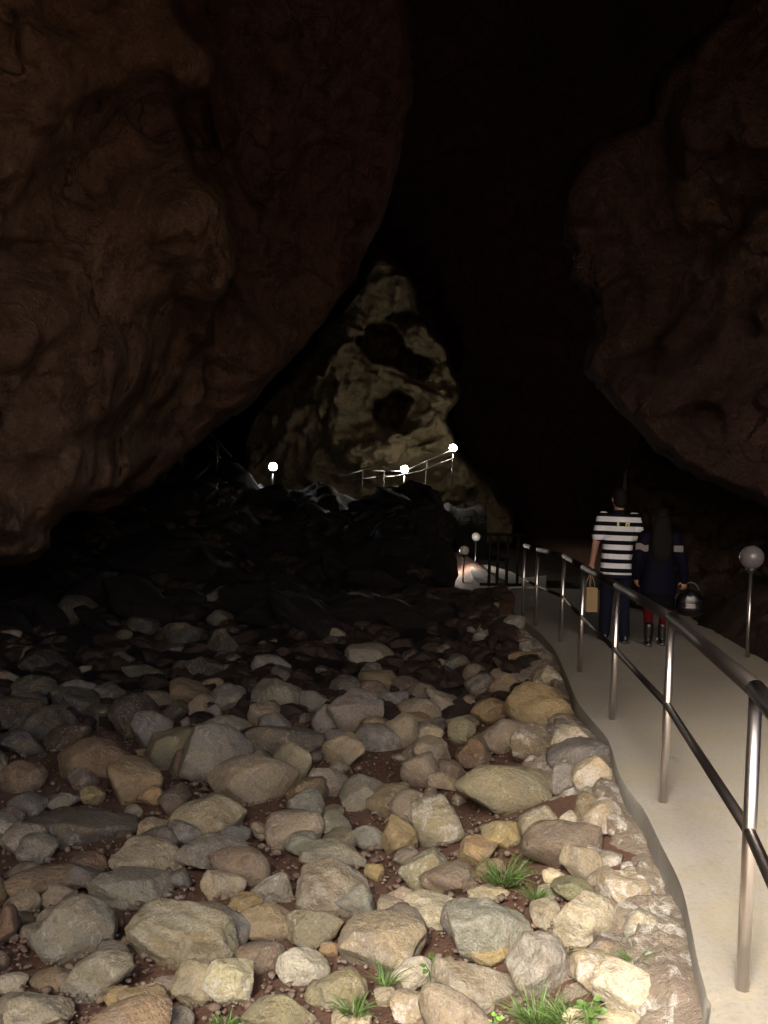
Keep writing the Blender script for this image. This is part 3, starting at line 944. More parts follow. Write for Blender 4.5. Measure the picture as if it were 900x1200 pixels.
# (x, y, w, h in the photograph, colour, angularity, tilt, surface, label, short reference or None)
S = [
 (86, 1090, 98, 82, 'mauve', .15, 0, 'plain', 'smooth rounded grey boulder sitting on red soil at the lower left', 'the smooth round grey boulder'),
 (214, 1096, 128, 94, 'olive', .75, -4, 'banded', 'large grey-green block with an olive flat top and a dark right side', 'the large grey-green block'),
 (227, 1154, 58, 56, 'tan', .5, 5, 'plain', 'upright tan stone touching the front corner of the large grey-green block', 'the upright tan stone'),
 (272, 1154, 68, 58, 'cream', .35, 25, 'limed', 'lumpy pale stone with a raised knob, right of the upright tan stone', 'the lumpy pale stone'),
 (170, 1174, 62, 50, 'ochre', .55, 0, 'plain', 'mustard coloured stone with a flat face, front of the red soil gap', 'the mustard stone'),
 (137, 1168, 36, 28, 'ochre', .3, 0, 'plain', 'small yellowish stone tucked behind the mustard stone', None),
 (67, 1148, 60, 22, 'brown', .3, 0, 'plain', 'flat brown stone lying on soil below the smooth round grey boulder', 'the flat brown stone'),
 (14, 1153, 36, 26, 'white', .2, 0, 'plain', 'pale grey rounded stone at the left border of the bed', 'the pale stone at the left border'),
 (40, 1187, 108, 50, 'beige', .8, -6, 'plain', 'broad flat beige slab in the bottom left corner with a dark broken end', 'the bottom corner slab'),
 (170, 1007, 94, 48, 'tan', .25, 3, 'banded', 'domed ochre-tan boulder with a grey right end, behind the grey-green block', 'the domed ochre boulder'),
 (156, 1040, 104, 44, 'grey', .6, 0, 'speckled', 'mottled grey and yellow boulder wedged under the domed ochre boulder', 'the mottled grey-yellow boulder'),
 (100, 1013, 50, 28, 'red', .3, 0, 'plain', 'dark red rounded stone left of the domed ochre boulder', 'the dark red stone'),
 (43, 996, 48, 40, 'mauve', .5, 0, 'speckled', 'knobbly purple-grey stone with a rusty spot near the left border', 'the knobbly purple-grey stone'),
 (252, 1001, 90, 46, 'mauve', .8, -5, 'speckled', 'speckled purple-grey slab with a flat face, below the big beige boulder', 'the speckled purple slab'),
 (259, 1038, 58, 38, 'cream', .45, 0, 'speckled', 'pale speckled stone right behind the large grey-green block', 'the pale speckled stone'),
 (52, 1034, 108, 34, 'brown', .5, 0, 'plain', 'long flat reddish-brown slab behind the smooth round grey boulder', 'the long reddish slab'),
 (27, 1060, 42, 36, 'beige', .3, 0, 'plain', 'beige stone half hidden behind the left of the round grey boulder', None),
 (8, 1085, 28, 74, 'red', .6, 8, 'plain', 'reddish slab standing on edge at the left border', 'the standing reddish slab'),
 (322, 1043, 54, 42, 'mauve', .5, 0, 'limed', 'purple-grey stone with white chips in front of the flat olive-grey stone', None),
 (312, 1081, 70, 46, 'brown', .45, 5, 'plain', 'brown-grey rounded stone right of the large grey-green block', 'the brown-grey stone'),
 (287, 1059, 40, 26, 'ochre', .3, 0, 'plain', 'small ochre stone between the pale speckled stone and the brown-grey stone', None),
 (355, 1135, 62, 44, 'white', .15, 5, 'banded', 'pale smooth pebble-shaped boulder on soil left of the big pinkish rock', 'the pale smooth boulder'),
 (367, 1091, 68, 50, 'olive', .5, 0, 'plain', 'olive stone with a dark cleft, left of the big pinkish rock', 'the olive cleft stone'),
 (392, 1043, 92, 64, 'brown', .4, 8, 'banded', 'large brown-green boulder behind the pale grey wedge', 'the large brown-green boulder'),
 (416, 1059, 56, 44, 'blue', .6, 25, 'plain', 'pale grey wedge shaped stone leaning on the large brown-green boulder', 'the pale grey wedge'),
 (447, 1108, 104, 82, 'pink', .7, 0, 'speckled', 'big rough pinkish-tan rock in the lower middle of the bed', 'the big pinkish rock'),
 (397, 1162, 78, 54, 'olive', .4, -15, 'plain', 'olive-grey stone with grass at its foot, below the big pinkish rock', 'the grassy olive stone'),
 (480, 1144, 80, 36, 'white', .6, -28, 'limed', 'long white broken stone sloping across the front of the big pinkish rock', 'the sloping white stone'),
 (386, 1114, 24, 20, 'orange', .2, 0, 'plain', 'small orange pebble beside the big pinkish rock', None),
 (505, 1068, 82, 42, 'white', .3, 3, 'plain', 'long low white stone behind the big pinkish rock', 'the long white stone'),
 (566, 1094, 110, 80, 'blue', .6, 18, 'banded', 'large blue-grey banded rock with a yellow foot', 'the blue-grey banded rock'),
 (577, 1116, 60, 26, 'ochre', .35, 10, 'plain', 'mustard yellow stone under the blue-grey banded rock', None),
 (388, 1004, 78, 38, 'grey', .65, 12, 'plain', 'flat olive-grey stone with straight edges behind the large brown-green boulder', 'the flat olive-grey stone'),
 (500, 1018, 62, 52, 'olive', .7, -8, 'limed', 'squarish olive block with a pale front face', 'the squarish olive block'),
 (530, 1031, 74, 42, 'brown', .3, 5, 'plain', 'low brown dome right of the squarish olive block', 'the low brown dome'),
 (439, 1022, 24, 30, 'ochre', .7, 0, 'plain', 'small yellow-green chip standing beside the squarish olive block', None),
 (470, 1054, 42, 30, 'tan', .4, 0, 'plain', 'tan stone between the pale grey wedge and the long white stone', None),
 (552, 1160, 104, 74, 'beige', .55, 20, 'banded', 'large grey-tan rock in the bottom row below the blue-grey banded rock', 'the grey-tan bottom rock'),
 (629, 1133, 76, 88, 'grey', .25, 5, 'banded', 'tall pale grey rounded boulder with faint upright bands and grass before it', 'the tall pale grey boulder'),
 (684, 1083, 76, 66, 'cream', .4, -10, 'banded', 'cream boulder with folded bands behind the tall pale grey boulder', 'the cream folded boulder'),
 (738, 1160, 96, 62, 'white', .35, 8, 'plain', 'bright yellowish-white boulder nearest the kerb in the bottom row', 'the bright yellow-white boulder'),
 (698, 1140, 74, 52, 'tan', .45, 5, 'limed', 'cream and orange stone behind the bright yellow-white boulder', 'the cream and orange stone'),
 (676, 1044, 60, 30, 'green', .2, 8, 'plain', 'dark olive-green smooth stone behind the cream folded boulder', 'the dark green stone'),
 (655, 1033, 46, 26, 'cream', .3, 10, 'plain', 'pale greenish stone resting behind the dark green stone', None),
 (732, 1048, 70, 52, 'pink', .5, 20, 'limed', 'lime-splashed lump with white crust against the kerb, right of the dark green stone', 'the lime-splashed lump'),
 (636, 1073, 40, 38, 'beige', .6, 0, 'banded', 'grey-tan broken stone between the blue-grey banded rock and the cream folded boulder', None),
 (680, 1010, 50, 46, 'pink', .3, 0, 'plain', 'pinkish rounded stone behind the dark green stone', 'the pinkish rounded stone'),
 (570, 1047, 54, 20, 'pink', .3, -8, 'plain', 'flat pale pink stone behind the blue-grey banded rock, below the grass', None),
 (716, 1203, 110, 32, 'cream', .4, 0, 'plain', 'cream slab cut by the bottom border below the bright yellow-white boulder', 'the cream bottom slab'),
 (726, 1107, 24, 18, 'white', .6, 0, 'plain', 'small pure white chip above the cream and orange stone', None),
 (618, 1091, 15, 13, 'red', .4, 0, 'plain', 'tiny dark red stone beside the blue-grey banded rock', None),
 (328, 1190, 88, 44, 'olive', .3, 0, 'plain', 'broad olive stone on the bottom border left of the grassy olive stone', 'the broad olive bottom stone'),
 (485, 1185, 64, 44, 'tan', .5, 0, 'limed', 'orange-tan stone on the bottom border below the sloping white stone', 'the orange-tan bottom stone'),
 (452, 1168, 30, 28, 'cream', .4, 15, 'plain', 'small pale stone left of the orange-tan bottom stone', None),
 (414, 1194, 50, 26, 'cream', .4, 0, 'plain', 'pale stone on the bottom border under the grassy olive stone', None),
 (293, 918, 112, 66, 'beige', .55, -10, 'speckled', 'undercut boulder with a pale top and a dark purple underside', 'the undercut boulder'),
 (253, 886, 88, 82, 'mauve', .45, 10, 'plain', 'large grey boulder with a yellowish streak behind the undercut boulder', 'the yellow-streaked boulder'),
 (325, 817, 60, 62, 'mauve', .4, 0, 'speckled', 'round purple-grey boulder at the edge of the dark', 'the round boulder at the edge of the dark'),
 (418, 838, 68, 60, 'mauve', .85, 20, 'speckled', 'angular purple slab with a sloping left edge in the middle distance', 'the angular purple slab'),
 (333, 873, 100, 50, 'dark', .6, -3, 'speckled', 'long dark grey slab below the round purple-grey boulder', 'the long dark slab'),
 (403, 881, 50, 44, 'tan', .7, -35, 'plain', 'pale tan wedge right of the long dark slab', 'the pale tan wedge'),
 (341, 898, 44, 56, 'pink', .5, 35, 'plain', 'pinkish slanting stone between the undercut boulder and the long dark slab', 'the pinkish slanting stone'),
 (421, 930, 66, 50, 'grey', .7, -8, 'plain', 'grey triangular-faced boulder in the centre of the bed', 'the grey triangular boulder'),
 (463, 940, 66, 42, 'brown', .4, 5, 'plain', 'brown boulder right of the grey triangular boulder', 'the brown boulder'),
 (510, 887, 54, 44, 'beige', .75, 10, 'speckled', 'speckled triangular stone with a pale top in the middle distance', 'the speckled triangular stone'),
 (502, 862, 38, 30, 'cream', .5, 0, 'plain', 'pale stone just behind the speckled triangular stone', None),
 (470, 857, 42, 52, 'tan', .6, 0, 'plain', 'tall tan stone with a dark base right of the angular purple slab', 'the tall tan stone'),
 (556, 884, 44, 42, 'red', .4, 0, 'plain', 'reddish block right of the speckled triangular stone', 'the reddish block'),
 (575, 836, 46, 36, 'orange', .5, -10, 'plain', 'orange-red stone left of the large olive-brown block', 'the orange-red stone'),
 (632, 829, 78, 54, 'ochre', .7, -4, 'plain', 'large olive-brown block near the bend of the kerb', 'the large olive-brown block'),
 (622, 873, 56, 50, 'brown', .55, 0, 'limed', 'tan-brown block stacked under the large olive-brown block', 'the tan-brown block'),
 (593, 793, 42, 24, 'orange', .4, 0, 'plain', 'reddish-tan flat stone behind the large olive-brown block', None),
 (643, 797, 36, 38, 'pink', .5, 0, 'limed', 'pink mortar-crusted stone by the kerb behind the large olive-brown block', None),
 (616, 773, 40, 20, 'orange', .4, 0, 'plain', 'farthest orange-brown stone along the kerb that is still lit', None),
 (661, 916, 44, 42, 'blue', .75, -30, 'plain', 'pale grey wedge near the kerb, right of the broad smooth boulder', 'the pale wedge near the kerb'),
 (630, 898, 34, 30, 'white', .5, 0, 'limed', 'whitish lumpy stone behind the pale wedge near the kerb', None),
 (598, 926, 126, 64, 'olive', .2, 4, 'plain', 'broad smooth grey-olive boulder with a hollow underside, right of centre', 'the broad smooth boulder'),
 (634, 967, 52, 56, 'pink', .2, 15, 'plain', 'rounded pinkish-tan boulder leaning on the broad smooth boulder', 'the leaning pinkish-tan boulder'),
 (667, 964, 28, 30, 'white', .6, 20, 'limed', 'small white-edged stone right of the leaning pinkish-tan boulder', None),
 (513, 964, 66, 66, 'olive', .75, 5, 'limed', 'angular olive-grey boulder with a pale yellow top in the centre right', 'the angular olive-grey boulder'),
 (468, 980, 44, 54, 'ochre', .45, -15, 'plain', 'yellow ochre stone leaning left of the angular olive-grey boulder', 'the yellow ochre stone'),
 (558, 997, 54, 38, 'orange', .5, -15, 'plain', 'orange-tan stone in front of the angular olive-grey boulder', 'the orange-tan stone'),
 (587, 979, 52, 42, 'ochre', .4, 0, 'plain', 'yellow-olive stone under the front of the broad smooth boulder', 'the yellow-olive stone'),
 (392, 969, 42, 38, 'grey', .8, 5, 'plain', 'small square grey block in front of the grey triangular boulder', 'the square grey block'),
 (433, 980, 44, 34, 'blue', .6, 0, 'plain', 'light grey flat-topped stone right of the square grey block', 'the flat-topped light grey stone'),
 (353, 988, 44, 36, 'blue', .5, 0, 'plain', 'bluish-grey stone left of the square grey block', 'the bluish-grey stone'),
 (356, 948, 48, 46, 'blue', .4, 0, 'speckled', 'dark bluish rounded stone right of the undercut boulder', 'the dark bluish stone'),
 (522, 918, 40, 24, 'cream', .4, 5, 'plain', 'small pale tan stone below the speckled triangular stone', None),
 (541, 858, 32, 36, 'olive', .5, 0, 'plain', 'olive stone between the pale far stones and the orange-red stone', None),
 (508, 784, 40, 22, 'beige', .5, -40, 'plain', 'pale elongated stone lying diagonally at the far edge of the light', 'the pale diagonal stone'),
 (488, 818, 50, 38, 'dark', .5, 0, 'plain', 'dark grey boulder below the pale diagonal stone', 'the dark grey boulder'),
 (443, 801, 54, 34, 'brown', .5, 0, 'plain', 'dark brown block behind the angular purple slab', None),
 (432, 772, 58, 36, 'mauve', .4, 0, 'speckled', 'dim mauve boulder farthest back in the middle of the bed', None),
 (155, 914, 66, 64, 'orange', .75, 4, 'plain', 'orange-tan pyramid shaped stone rising from the dim left side', 'the orange pyramid stone'),
 (179, 934, 34, 28, 'orange', .3, 0, 'plain', 'small orange lobe at the right foot of the orange pyramid stone', None),
 (108, 932, 30, 24, 'ochre', .2, 0, 'plain', 'small ochre pebble left of the orange pyramid stone', None),
 (245, 961, 94, 58, 'beige', .3, -12, 'plain', 'big beige rounded boulder in front of the undercut boulder', 'the big beige boulder'),
 (184, 975, 54, 34, 'tan', .5, 0, 'plain', 'squat tan block left of the big beige boulder', 'the squat tan block'),
 (156, 953, 22, 20, 'pink', .2, 0, 'plain', 'small pale pink pebble above the squat tan block', None),
 (110, 893, 84, 56, 'red', .5, 0, 'plain', 'large dark reddish boulder behind the orange pyramid stone', 'the large dark reddish boulder'),
 (200, 878, 72, 62, 'olive', .5, 0, 'plain', 'large dim olive boulder between the orange pyramid stone and the yellow-streaked boulder', 'the large dim olive boulder'),
 (32, 944, 46, 28, 'mauve', .4, 0, 'speckled', 'dim greyish flat stone at the left border', None),
 (75, 938, 40, 22, 'mauve', .4, 0, 'plain', 'dim purple stone left of the small ochre pebble', None),
 (88, 968, 140, 42, 'dark', .5, 0, 'plain', 'very wide dark flat slab in front of the orange pyramid stone', 'the wide dark slab'),
 (25, 912, 56, 44, 'red', .4, 0, 'plain', 'dim red-brown boulder at the left border in the gloom', None),
 (220, 815, 54, 42, 'red', .4, 0, 'plain', 'dark red boulder in the gloom behind the large dim olive boulder', None),
 (267, 819, 46, 38, 'mauve', .6, 0, 'plain', 'dim grey wedge left of the round purple-grey boulder', None),
 (262, 852, 62, 30, 'beige', .5, 0, 'plain', 'dim tan slab lying behind the yellow-streaked boulder', None),
 (670, 873, 48, 46, 'pink', .5, 0, 'limed', 'pinkish mortar-covered lump at the kerb right of the tan-brown block', 'the pinkish mortar lump'),
 (694, 912, 46, 52, 'tan', .5, 25, 'limed', 'tan mortar-covered stone against the kerb, right of the pale wedge', 'the tan mortar stone'),
 (706, 960, 56, 48, 'pink', .5, 0, 'limed', 'rough pink and white crusted stone at the kerb, above the lime-splashed lump', 'the pink crusted stone'),
 (752, 1092, 44, 54, 'beige', .5, 30, 'limed', 'crusted beige stone against the kerb below the lime-splashed lump', 'the crusted beige stone'),
 (786, 1165, 40, 58, 'tan', .5, 35, 'limed', 'lime-crusted stone squeezed between the kerb and the bright yellow-white boulder', None),
]

HAND = []      # (px, py, w, x, y, radius, ref, colour)


for _k in PAL:
    _c = np.array(PAL[_k])
    PAL[_k] = tuple(_c * 0.90 + 0.10 * _c.mean() * np.array([1.0, 1.0, .94]))


def put_stone(px, py, w, h, colour, ang, tilt, kind, label, seed, sub=4, group=None, name=None):
    # find the point of the bed under the stone, then size it for that distance
    Yd = 6.0
    for _ in range(12):
        s = F / Yd
        hh = h / s * 0.98
        p = at_depth(px, py, Yd)
        zt = float(bed(p[0], Yd)) + 0.30 * hh
        d = ray(px, py)
        if d[2] > -0.02:
            break
        Yn = CAM[1] + d[1] * (zt - CAM[2]) / d[2]
        Yd = 0.5 * Yd + 0.5 * float(np.clip(Yn, 2.2, 17))
    s = F / Yd
    W, H = w / s * 1.06, h / s * 1.0
    Dp = (0.55 * W + 0.45 * H) * random.uniform(0.9, 1.15)
    H = min(max(H * 1.02, 0.25 * W), 1.6 * W)
    me = stone_mesh('stone', (W, Dp, H), ang, seed, sub, -tilt)
    big = max(W, H) > 0.33
    o = link(name or ('boulder' if big else 'stone'), me, M[kind])
    p = at_depth(px, py, Yd)
    o.location = [float(v) for v in p]
    o.rotation_euler = (random.uniform(-.06, .06), 0, math.atan2(-p[0], p[1]))
    c = np.array(PAL[colour]) * np.array([1.27, 1.27, 1.13]) * random.uniform(0.9, 1.1)
    c = c * np.array([random.uniform(.96, 1.04) for _ in range(3)])
    o.color = (*[float(v) for v in c], 1)
    tag(o, label, 'boulder' if big else 'stone', group)
    return o, p, max(W, Dp) / 2


for i, (px, py, w, h, colour, ang, tilt, kind, label, ref) in enumerate(S):
    o, p, rad = put_stone(px, py, w, h, colour, ang, tilt, kind, label, 100 + i, 5 if w > 60 and py > 980 else 4, 'stones of the dry stream bed')
    HAND.append((px, py, w, p[0], p[1], rad, ref, colour))

# smaller stones that fill the gaps: each described by the stone it lies beside
DIM = {'grey': 'grey', 'mauve': 'purple-grey', 'olive': 'olive', 'tan': 'tan', 'cream': 'cream', 'white': 'whitish', 'ochre': 'ochre', 'orange': 'orange', 'red': 'red',
       'brown': 'brown', 'dark': 'dark', 'blue': 'bluish', 'green': 'greenish', 'pink': 'pinkish', 'beige': 'beige'}
seen, nfill, tries = set(), 0, 0
placed = [(a[3], a[4], a[5]) for a in HAND]
refs = [a for a in HAND if a[6]]
rr = random.Random(5)
while nfill < 185 and tries < 30000:
    tries += 1
    y = 3.3 + 11.2 * rr.random() ** 1.25
    x = rr.uniform(-0.42 * y - 0.1, float(edge_x(y)) - 0.15)
    rad = rr.choice([0.06, 0.08, 0.10, 0.13, 0.16]) * (1 + 0.035 * y)
    if any((x - a) ** 2 + (y - b) ** 2 < (0.58 * (rad + c)) ** 2 for a, b, c in placed):
        continue
    p = np.array([x, y, float(bed(x, y)) + rad * 0.35])
    px, py, dpt = project(p)
    if not (-30 < px < 860 and py < 1225):
        continue
    near = sorted(refs, key=lambda a: (a[0] - px) ** 2 + ((a[1] - py) * 1.2) ** 2)[tries % 2]
    dx, dy = px - near[0], py - near[1]
    way = ('right of' if dx > 0 else 'left of') if abs(dx) > abs(dy) * 1.2 else ('in front of' if dy > 0 else 'behind')
    colour = rr.choice(['grey', 'mauve', 'brown', 'tan', 'beige', 'olive', 'orange', 'red', 'brown', 'cream', 'pink', 'ochre'] if y < 8 else ['mauve', 'brown', 'red', 'tan', 'grey', 'dark', 'orange', 'brown'])
    if (colour, way, near[6]) in seen:
        continue
    ang = rr.uniform(.3, .95)
    shape = 'angular' if ang > .7 else ('rounded' if ang < .42 else 'broken')
    label = f'small {shape} {DIM[colour]} stone {way} {near[6]}'
    seen.add((colour, way, near[6]))
    sz = (rad * 2 * rr.uniform(.9, 1.25), rad * 2 * rr.uniform(.7, 1.0), rad * 2 * rr.uniform(.55, .85))
    o = link('small_stone', stone_mesh('small_stone', sz, ang, 900 + tries, 3, rr.uniform(-20, 20)), M[rr.choice(['plain', 'plain', 'banded', 'speckled', 'limed' if float(edge_x(y)) - x < 0.8 else 'plain'])])
    o.location = [float(v) for v in p]
    o.rotation_euler = (rr.uniform(-.3, .3), rr.uniform(-.3, .3), rr.uniform(0, 6.28))
    c = np.array(PAL[colour]) * rr.uniform(.95, 1.25)
    o.color = (*[float(v) for v in c], 1)
    tag(o, label, 'stone', 'stones of the dry stream bed')
    placed.append((x, y, rad))
    nfill += 1

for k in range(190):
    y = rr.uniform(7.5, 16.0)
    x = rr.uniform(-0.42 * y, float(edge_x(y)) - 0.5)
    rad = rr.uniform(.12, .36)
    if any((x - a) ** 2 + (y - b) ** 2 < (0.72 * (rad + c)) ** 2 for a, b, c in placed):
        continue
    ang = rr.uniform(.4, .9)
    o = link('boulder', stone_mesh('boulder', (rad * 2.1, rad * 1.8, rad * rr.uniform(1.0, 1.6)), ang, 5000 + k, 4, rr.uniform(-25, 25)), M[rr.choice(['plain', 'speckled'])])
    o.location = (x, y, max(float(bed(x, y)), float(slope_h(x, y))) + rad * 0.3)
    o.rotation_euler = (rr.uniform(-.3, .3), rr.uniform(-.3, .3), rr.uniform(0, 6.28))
    c = np.array(PAL[rr.choice(['mauve', 'brown', 'red', 'dark', 'dark', 'olive', 'brown'])]) * rr.uniform(.28, .5)  # stone colours darkened to paint in the gloom at the back
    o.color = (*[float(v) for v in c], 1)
    tag(o, 'dim boulder, coloured darker for the gloom, at the back of the stone bed below the black slope', 'boulder', 'boulders in the gloom')
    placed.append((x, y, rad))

# rubble set in the mortar along the kerb
y = 2.55
k = 0
while y < 12:
    k += 1
    y += rr.uniform(.016, .036) * (1 + .06 * y)
    rad = rr.uniform(.035, .085) * (1 + 0.03 * y)
    t = rr.uniform(.1, .48)
    o = link('rubble_stone', stone_mesh('rubble_stone', (rad * 2.2, rad * 1.8, rad * 1.5), rr.uniform(.5, .9), 7000 + k, 3, rr.uniform(-25, 25), 1.6), M['limed'])
    o.location = (float(edge_x(y)) - t, y, -.13 - .36 * (t / .52) ** 1.4 + rad * .25)
    o.rotation_euler = (rr.uniform(-.5, .5), rr.uniform(-.5, .5), rr.uniform(0, 6.28))
    c = np.array(PAL[rr.choice(['pink', 'tan', 'beige', 'cream', 'brown'])]) * rr.uniform(.8, 1.05)
    o.color = (*[float(v) for v in c], 1)
    tag(o, 'small lime-crusted rubble stone set in the mortar footing along the kerb', 'stone', 'rubble set along the kerb')

# gravel in the gaps: too many to count
gv, gfaces = [], []
u1, f1 = ICO[1]
for k in range(11000):
    y = 2.9 + 7.5 * rr.random() ** 1.7
    x = rr.uniform(-0.42 * y - 0.2, float(edge_x(y)) - 0.42)
    r = rr.uniform(.004, .013) if rr.random() < 0.88 else rr.uniform(.013, .028)
    v = u1 * np.array([r * rr.uniform(.8, 1.4), r * rr.uniform(.7, 1.2), r * rr.uniform(.5, .9)])
    v = v * (1 + 0.25 * RNG.normal(size=(len(v), 1)) * 0.6)
    a = rr.uniform(0, 6.28)
    v = np.stack([v[:, 0] * math.cos(a) - v[:, 1] * math.sin(a), v[:, 0] * math.sin(a) + v[:, 1] * math.cos(a), v[:, 2]], 1)
    base = len(gv) * len(u1)
    gv.append(v + np.array([x, y, float(bed(x, y)) + r * 0.3 + 0.022]))
    gfaces += [tuple(i + base for i in q) for q in f1]


def mat_gravel():
    g = NT('gravel')
    co = g.coord()
    n = g.n('ShaderNodeTexVoronoi')
    g.put(n.inputs['Vector'], co)
    n.inputs['Scale'].default_value = 22
    sep = g.n('ShaderNodeSeparateColor')
    g.put(sep.inputs[0], n.outputs['Color'])
    col = g.ramp(sep.outputs[0], [(0.0, (.10, .062, .045)), (0.3, (.12, .08, .058)), (0.65, (.14, .10, .072)), (0.9, (.15, .125, .10)), (1.0, (.21, .18, .14))])
    return g.done(col, 0.8, g.bump(g.noise(co, 120, 5, 0.7), 0.6, 0.01))


o = link('gravel', mesh_from('gravel', np.concatenate(gv), gfaces), mat_gravel())
tag(o, 'reddish-brown gravel filling the gaps between the boulders', kind='stuff')

# small damp rubble between the bed and the slope, gloom put into its colour: one uncountable mass
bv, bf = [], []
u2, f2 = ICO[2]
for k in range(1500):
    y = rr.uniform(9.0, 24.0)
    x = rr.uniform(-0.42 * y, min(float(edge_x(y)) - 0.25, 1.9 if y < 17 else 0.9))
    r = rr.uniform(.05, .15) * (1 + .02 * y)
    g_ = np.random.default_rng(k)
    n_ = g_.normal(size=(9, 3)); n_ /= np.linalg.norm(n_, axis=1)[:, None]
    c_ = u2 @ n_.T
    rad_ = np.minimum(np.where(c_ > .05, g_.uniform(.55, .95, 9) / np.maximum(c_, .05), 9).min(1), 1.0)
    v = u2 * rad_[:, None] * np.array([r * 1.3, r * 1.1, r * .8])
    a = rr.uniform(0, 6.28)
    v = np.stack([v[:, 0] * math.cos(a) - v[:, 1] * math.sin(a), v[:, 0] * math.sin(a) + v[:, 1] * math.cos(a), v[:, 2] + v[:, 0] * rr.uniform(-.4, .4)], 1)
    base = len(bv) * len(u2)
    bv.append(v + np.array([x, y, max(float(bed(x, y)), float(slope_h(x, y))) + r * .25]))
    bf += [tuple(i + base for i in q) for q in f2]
M['rubble'] = mat_cave('damp_gloom_rubble', (0.022, 0.014, 0.011), (0.05, 0.033, 0.025), (0.05, 0.028, 0.02), 0.6, 2.4, 0.8, 0.3, 0.04)  # damp stone, colours lowered further so the bed fades into gloom
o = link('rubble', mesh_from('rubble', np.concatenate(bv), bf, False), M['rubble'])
tag(o, 'small damp rubble, coloured darker for the gloom, filling the back of the bed and the foot of the slope', kind='stuff')

# the bed goes on to the left, under the overhang
bv, bf = [], []
for k in range(700):
    y = rr.uniform(1.0, 13.0)
    x = -0.42 * y - 0.3 - 5.5 * rr.random() ** 1.3
    r = rr.choice([.06, .09, .12, .17, .24])
    me_ = stone_mesh('tmp_stone', (r * 2.3, r * 1.9, r * 1.4), rr.uniform(.3, .9), 12000 + k % 40, 2)
    v = np.array([q.co[:] for q in me_.vertices])
    bpy.data.meshes.remove(me_)
    a = rr.uniform(0, 6.28)
    v = np.stack([v[:, 0] * math.cos(a) - v[:, 1] * math.sin(a), v[:, 0] * math.sin(a) + v[:, 1] * math.cos(a), v[:, 2]], 1)
    base = len(bv) * len(u2)
    bv.append(v + np.array([x, y, float(bed(x, y)) + r * .3]))
    bf += [tuple(i + base for i in q) for q in f2]
M['cobbles'] = mat_cave('cobble_stone', (0.10, 0.08, 0.065), (0.22, 0.185, 0.15), (0.19, 0.125, 0.075), 0.75, 1.6, 0.7, 0.3, 0.03)
o = link('cobbles', mesh_from('cobbles', np.concatenate(bv), bf), M['cobbles'])
tag(o, 'dim cobbles covering the stream bed under the left overhang', kind='stuff')

# wet boulders on the dark slope
for k in range(230):
    y = rr.uniform(13.0, 25.5)
    x = rr.uniform(-0.40 * y, 0.75)
    w = rr.choice([.22, .3, .4, .55, .75, 1.1]) * rr.uniform(.8, 1.2)
    sz = (w * rr.uniform(.9, 1.4), w * rr.uniform(.6, 1.0), w * rr.uniform(.3, .6))
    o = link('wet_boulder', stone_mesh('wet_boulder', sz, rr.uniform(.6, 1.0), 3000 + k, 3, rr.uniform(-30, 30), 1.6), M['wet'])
    o.location = (x, y, float(slope_h(x, y)) + 0.16 + 0.06 * w)
    o.rotation_euler = (rr.uniform(-.3, .3), rr.uniform(-.3, .3), rr.uniform(-.6, .6))
    tag(o, 'wet black boulder lying on the unlit slope below the globe lamps', 'boulder', 'wet boulders on the dark slope')


for k, (x, y, z, sz, lab) in enumerate(((1.16, 20.3, .22, (1.0, .8, 1.3), 'upright black rock at the right end of the dark slope, beside the lit landing'),
                                       (.55, 19.9, .35, (1.2, .9, .8), 'blunt black boulder left of the upright rock at the slope end'),
                                       (.95, 21.6, .9, (1.3, .9, 1.3), 'black block topping the right end of the dark slope, under the middle lamp'))):
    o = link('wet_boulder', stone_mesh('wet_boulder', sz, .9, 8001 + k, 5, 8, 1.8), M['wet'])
    o.location = (x, y, z)
    tag(o, lab, 'boulder')


# ------------------------------------------------------------------ railing along the path
POST_PX = [(870, 1160), (777, 940), (717, 843), (679, 787), (657, 752), (627, 734), (612, 722)]
RAIL_H, MID_H = 0.95, 0.50
bases = [at_plane(x, y) for x, y in POST_PX]
bases = [np.array((0.78, 1.25, 0.0)), np.array((-0.1, -0.6, 0))][::-1] + bases
rail = empty('railing', bases[2])
off = np.array([bases[2][0], bases[2][1], 0.0])
tag(rail, 'stainless steel railing with dark tube rails along the curved edge of the path', 'railing')
for k, b in enumerate(bases):
    q = b - off
    m = MB()
    m.tube([q + np.array([0, 0, 0.0]), q + np.array([0, 0, RAIL_H - 0.015])], 0.0215, 20)
    po = m.build('post', M['steel'], rail)
for nm, hgt, rad in (('top_rail', RAIL_H, 0.030), ('middle_rail', MID_H, 0.019)):
    m = MB()
    pts = [b - off + np.array([0, 0, hgt]) for b in bases]
    for a, b in zip(pts[:-1], pts[1:]):
        m.tube([a, b], rad, 20)
    for a in pts:
        m.ellipsoid(a, (rad, rad, rad), 18, 10)
    m.build(nm, M['dark_steel'], rail)

# balusters of the far landing
far = [at_plane(px, 689) for px in (572.5, 582, 593, 605.5)]
fr = empty('landing_railing', far[0])
tag(fr, 'dark railing seen against the small lit landing where the path turns', 'railing')
dk = mat_plain('black_paint', (.012, .010, .010), .8, 0, .1, 20, .1, .1)
fo = np.array([*far[0][:2], 0])
for b in far:
    m = MB()
    m.tube([b - fo, b - fo + np.array([0, 0, .95])], .028, 10)
    m.build('post', dk, fr)
for nm, hg in (('bottom_rail', .06), ('top_rail', .95)):
    m = MB()
    m.tube([far[0] - fo + np.array([-.15, 0, hg]), far[-1] - fo + np.array([.1, 0, hg])], .026, 10)
    m.build(nm, dk, fr)


